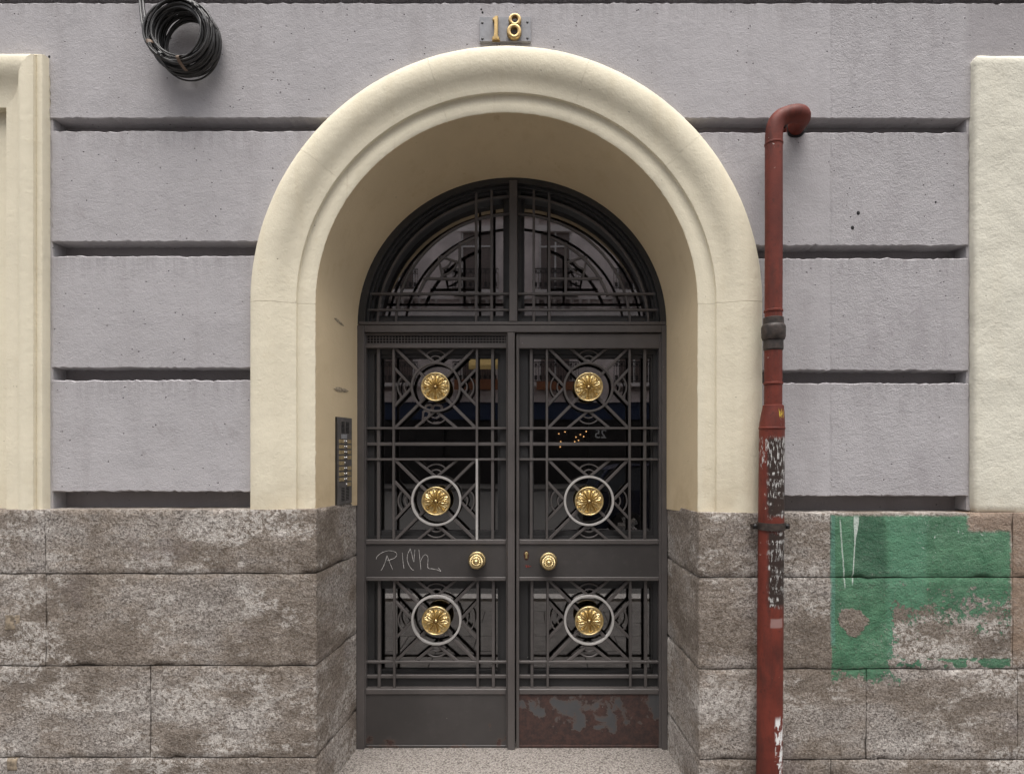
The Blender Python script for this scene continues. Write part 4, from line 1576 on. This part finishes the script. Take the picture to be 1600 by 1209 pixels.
build('fascia_cornice', MB().box(-24, 26, YO - .3, YO + .25, 4.05, 4.6), 'far_stone', fb_)
for i in range(len(bays) + 1):
    xa = bays[i] - SP / 2 if i < len(bays) else bays[-1] + SP / 2
    build('shop_pier', MB().box(xa - .3, xa + .3, YO - .25, YO + .02, 0, 3.2), 'far_shop', fb_)
build('wood_panel', MB().box(-3.9, -1.5, YO + .76, YO + .80, 4.6, 5.1), 'far_wood', fb_)
build('wood_panel', MB().box(.1, 2.4, YO + .76, YO + .80, 4.6, 5.0), 'far_wood', fb_)
aw = MB().add([(-3.15, YO + .76, 6.35), (-1.7, YO + .76, 6.35), (-1.7, YO + 1.05, 5.75), (-3.15, YO + 1.05, 5.75), (-3.15, YO + 1.05, 5.55), (-1.7, YO + 1.05, 5.55)],
              [(0, 1, 2, 3), (3, 2, 5, 4)])
build('awning', aw, 'far_yellow', fb_)
# street number over the shop door, reads reversed in the glass
cu = bpy.data.curves.new('street_number', 'FONT')
cu.body = '25'
cu.size = .62
cu.extrude = .02
cu.align_x = 'CENTER'
to = bpy.data.objects.new('street_number_text', cu)
C.objects.link(to)
bpy.context.view_layer.update()
dg = bpy.context.evaluated_depsgraph_get()
me = bpy.data.meshes.new_from_object(to.evaluated_get(dg))
bpy.data.objects.remove(to)
me.materials.clear()
me.materials.append(MAT['far_white'])
to = bpy.data.objects.new('street_number', me)
C.objects.link(to)
to.parent = fb_
to.location = (3.28, .1, 2.28)
to.rotation_euler = (PI / 2, 0, PI)
# warm bulbs behind the shop window
bulbm = bpy.data.materials.new('warm_bulb')
bulbm.use_nodes = True
bnt = bulbm.node_tree
bnt.nodes.clear()
em = bnt.nodes.new('ShaderNodeEmission')
em.inputs[0].default_value = (1, .55, .22, 1)
em.inputs[1].default_value = 2
ob = bnt.nodes.new('ShaderNodeOutputMaterial')
bnt.links.new(em.outputs[0], ob.inputs[0])
for px, py in ((873, 678), (883, 675), (876, 690), (900, 683), (907, 679), (912, 682), (904, 688), (916, 674), (898, 690), (875, 698)):
    kx = .0319
    c = Vector(((px - VX) * kx, YO - .12, ZC - (py - VY) * kx))
    m = MB().polar(lambda t, th: (c.x + .03 * math.sin(PI * t) * math.cos(th), c.y + .03 * math.sin(PI * t) * math.sin(th), c.z + .03 * math.cos(PI * t)), 6, 8)
    build('bulb', m, bulbm, fb_)

# ================================================================== PARKED CAR (seen mirrored in the right leaf)
MAT['car_paint'] = simple('dark_blue_car_paint', (.012, .016, .035), .2)
MAT['car_glass'] = simple('car_window', (.03, .035, .04), .05)
MAT['car_light'] = simple('red_tail_light', (.25, .012, .012), .2)
MAT['car_chrome'] = simple('car_trim', (.6, .6, .6), .25, 1.0)
CX0, CY0, CZ0 = 1.0, -9.6, -.13
car = thing('parked_car', 'dark blue hatchback parked across the road, mirrored in the right door glass', 'car', (CX0 + 2, CY0 + .85, CZ0))
low = [(0.05, .35), (0, .55), (.06, .85), (.25, .95), (1.0, 1.0), (2.9, 1.0), (3.75, .90), (4.1, .72), (4.15, .45), (4.05, .28), (3.65, .25), (3.6, .42), (3.45, .55), (3.25, .60), (3.05, .55), (2.9, .42), (2.85, .25),
       (1.2, .25), (1.15, .42), (1.0, .55), (.8, .60), (.6, .55), (.45, .42), (.4, .25), (.12, .26)]
roof = [(.12, .96), (.42, 1.38), (.75, 1.46), (1.7, 1.48), (2.2, 1.42), (3.0, .99)]
def carpoly(poly, y0, y1, dz=0):
    m_ = MB()
    m_.prism([(CX0 + x, CZ0 + z + dz) for x, z in poly], CY0 + y0, CY0 + y1)
    return m_
build('body', carpoly(low, 0, 1.70), 'car_paint', car)
m = MB()
rows = []
for y, ins, zs in ((.04, 0.0, 0.0), (.20, .0, 1.0), (1.50, .0, 1.0), (1.66, 0.0, 0.0)):
    rows.append([Vector((CX0 + x, CY0 + y, CZ0 + .97 + (z - .97) * (1 if zs else .0))) for x, z in roof])
m.grid(rows)
build('cabin', m, 'car_glass', car)
build('roof_panel', carpoly([(.40, 1.385), (.75, 1.475), (1.7, 1.495), (2.22, 1.43), (2.2, 1.40), (1.7, 1.46), (.75, 1.44), (.45, 1.36)], .18, 1.52), 'car_paint', car)
for y in (.03, 1.62):
    for xa, za, xb, zb in ((.12, .97, .44, 1.38), (1.35, .98, 1.35, 1.46), (3.0, .99, 2.2, 1.42)):
        yy = .03 if y < 1 else 1.67
        yt = .19 if y < 1 else 1.51
        build('pillar', MB().tube([(CX0 + xa, CY0 + yy, CZ0 + za), (CX0 + xb, CY0 + yt, CZ0 + zb)], .035, 8), 'car_paint', car)
for x in (.8, 3.25):
    for y in (.08, 1.62):
        w = part('wheel', car, (CX0 + x, CY0 + y, CZ0 + .31))
        rws = []
        for rr, yy in ((.0, -.10), (.20, -.10), (.21, -.11), (.30, -.10), (.31, -.06), (.31, .06), (.30, .10), (.21, .11), (.20, .10), (0, .10)):
            rws.append([(CX0 + x + (rr + 1e-4) * math.cos(a), CY0 + y + yy, CZ0 + .31 + (rr + 1e-4) * math.sin(a)) for a in (2 * PI * j / 28 for j in range(28))])
        build('tyre', MB().grid(rws, close_u=True), 'black', w, smooth=40)
        s_ = 1 if y > 1 else -1
        build('rim', MB().polar(lambda t, th: (CX0 + x + .2 * t * math.cos(th), CY0 + y + s_ * (.112 - .02 * t * (.5 + .5 * math.cos(5 * th))), CZ0 + .31 + .2 * t * math.sin(th)), 6, 40), 'car_chrome', w, smooth=40)
for y0, y1 in ((1.42, 1.704), (-.004, .28)):
    a = CX0
    build('tail_light', MB().box(a - .012, a + .22, CY0 + y0, CY0 + y1, CZ0 + .68, CZ0 + .88), 'car_light', car)
build('bumper', MB().box(CX0 - .06, CX0 + .1, CY0 + .05, CY0 + 1.65, CZ0 + .34, CZ0 + .54), 'black', car)
build('door_handle', MB().box(CX0 + 1.5, CX0 + 1.66, CY0 + 1.70, CY0 + 1.725, CZ0 + .86, CZ0 + .89), 'car_chrome', car)
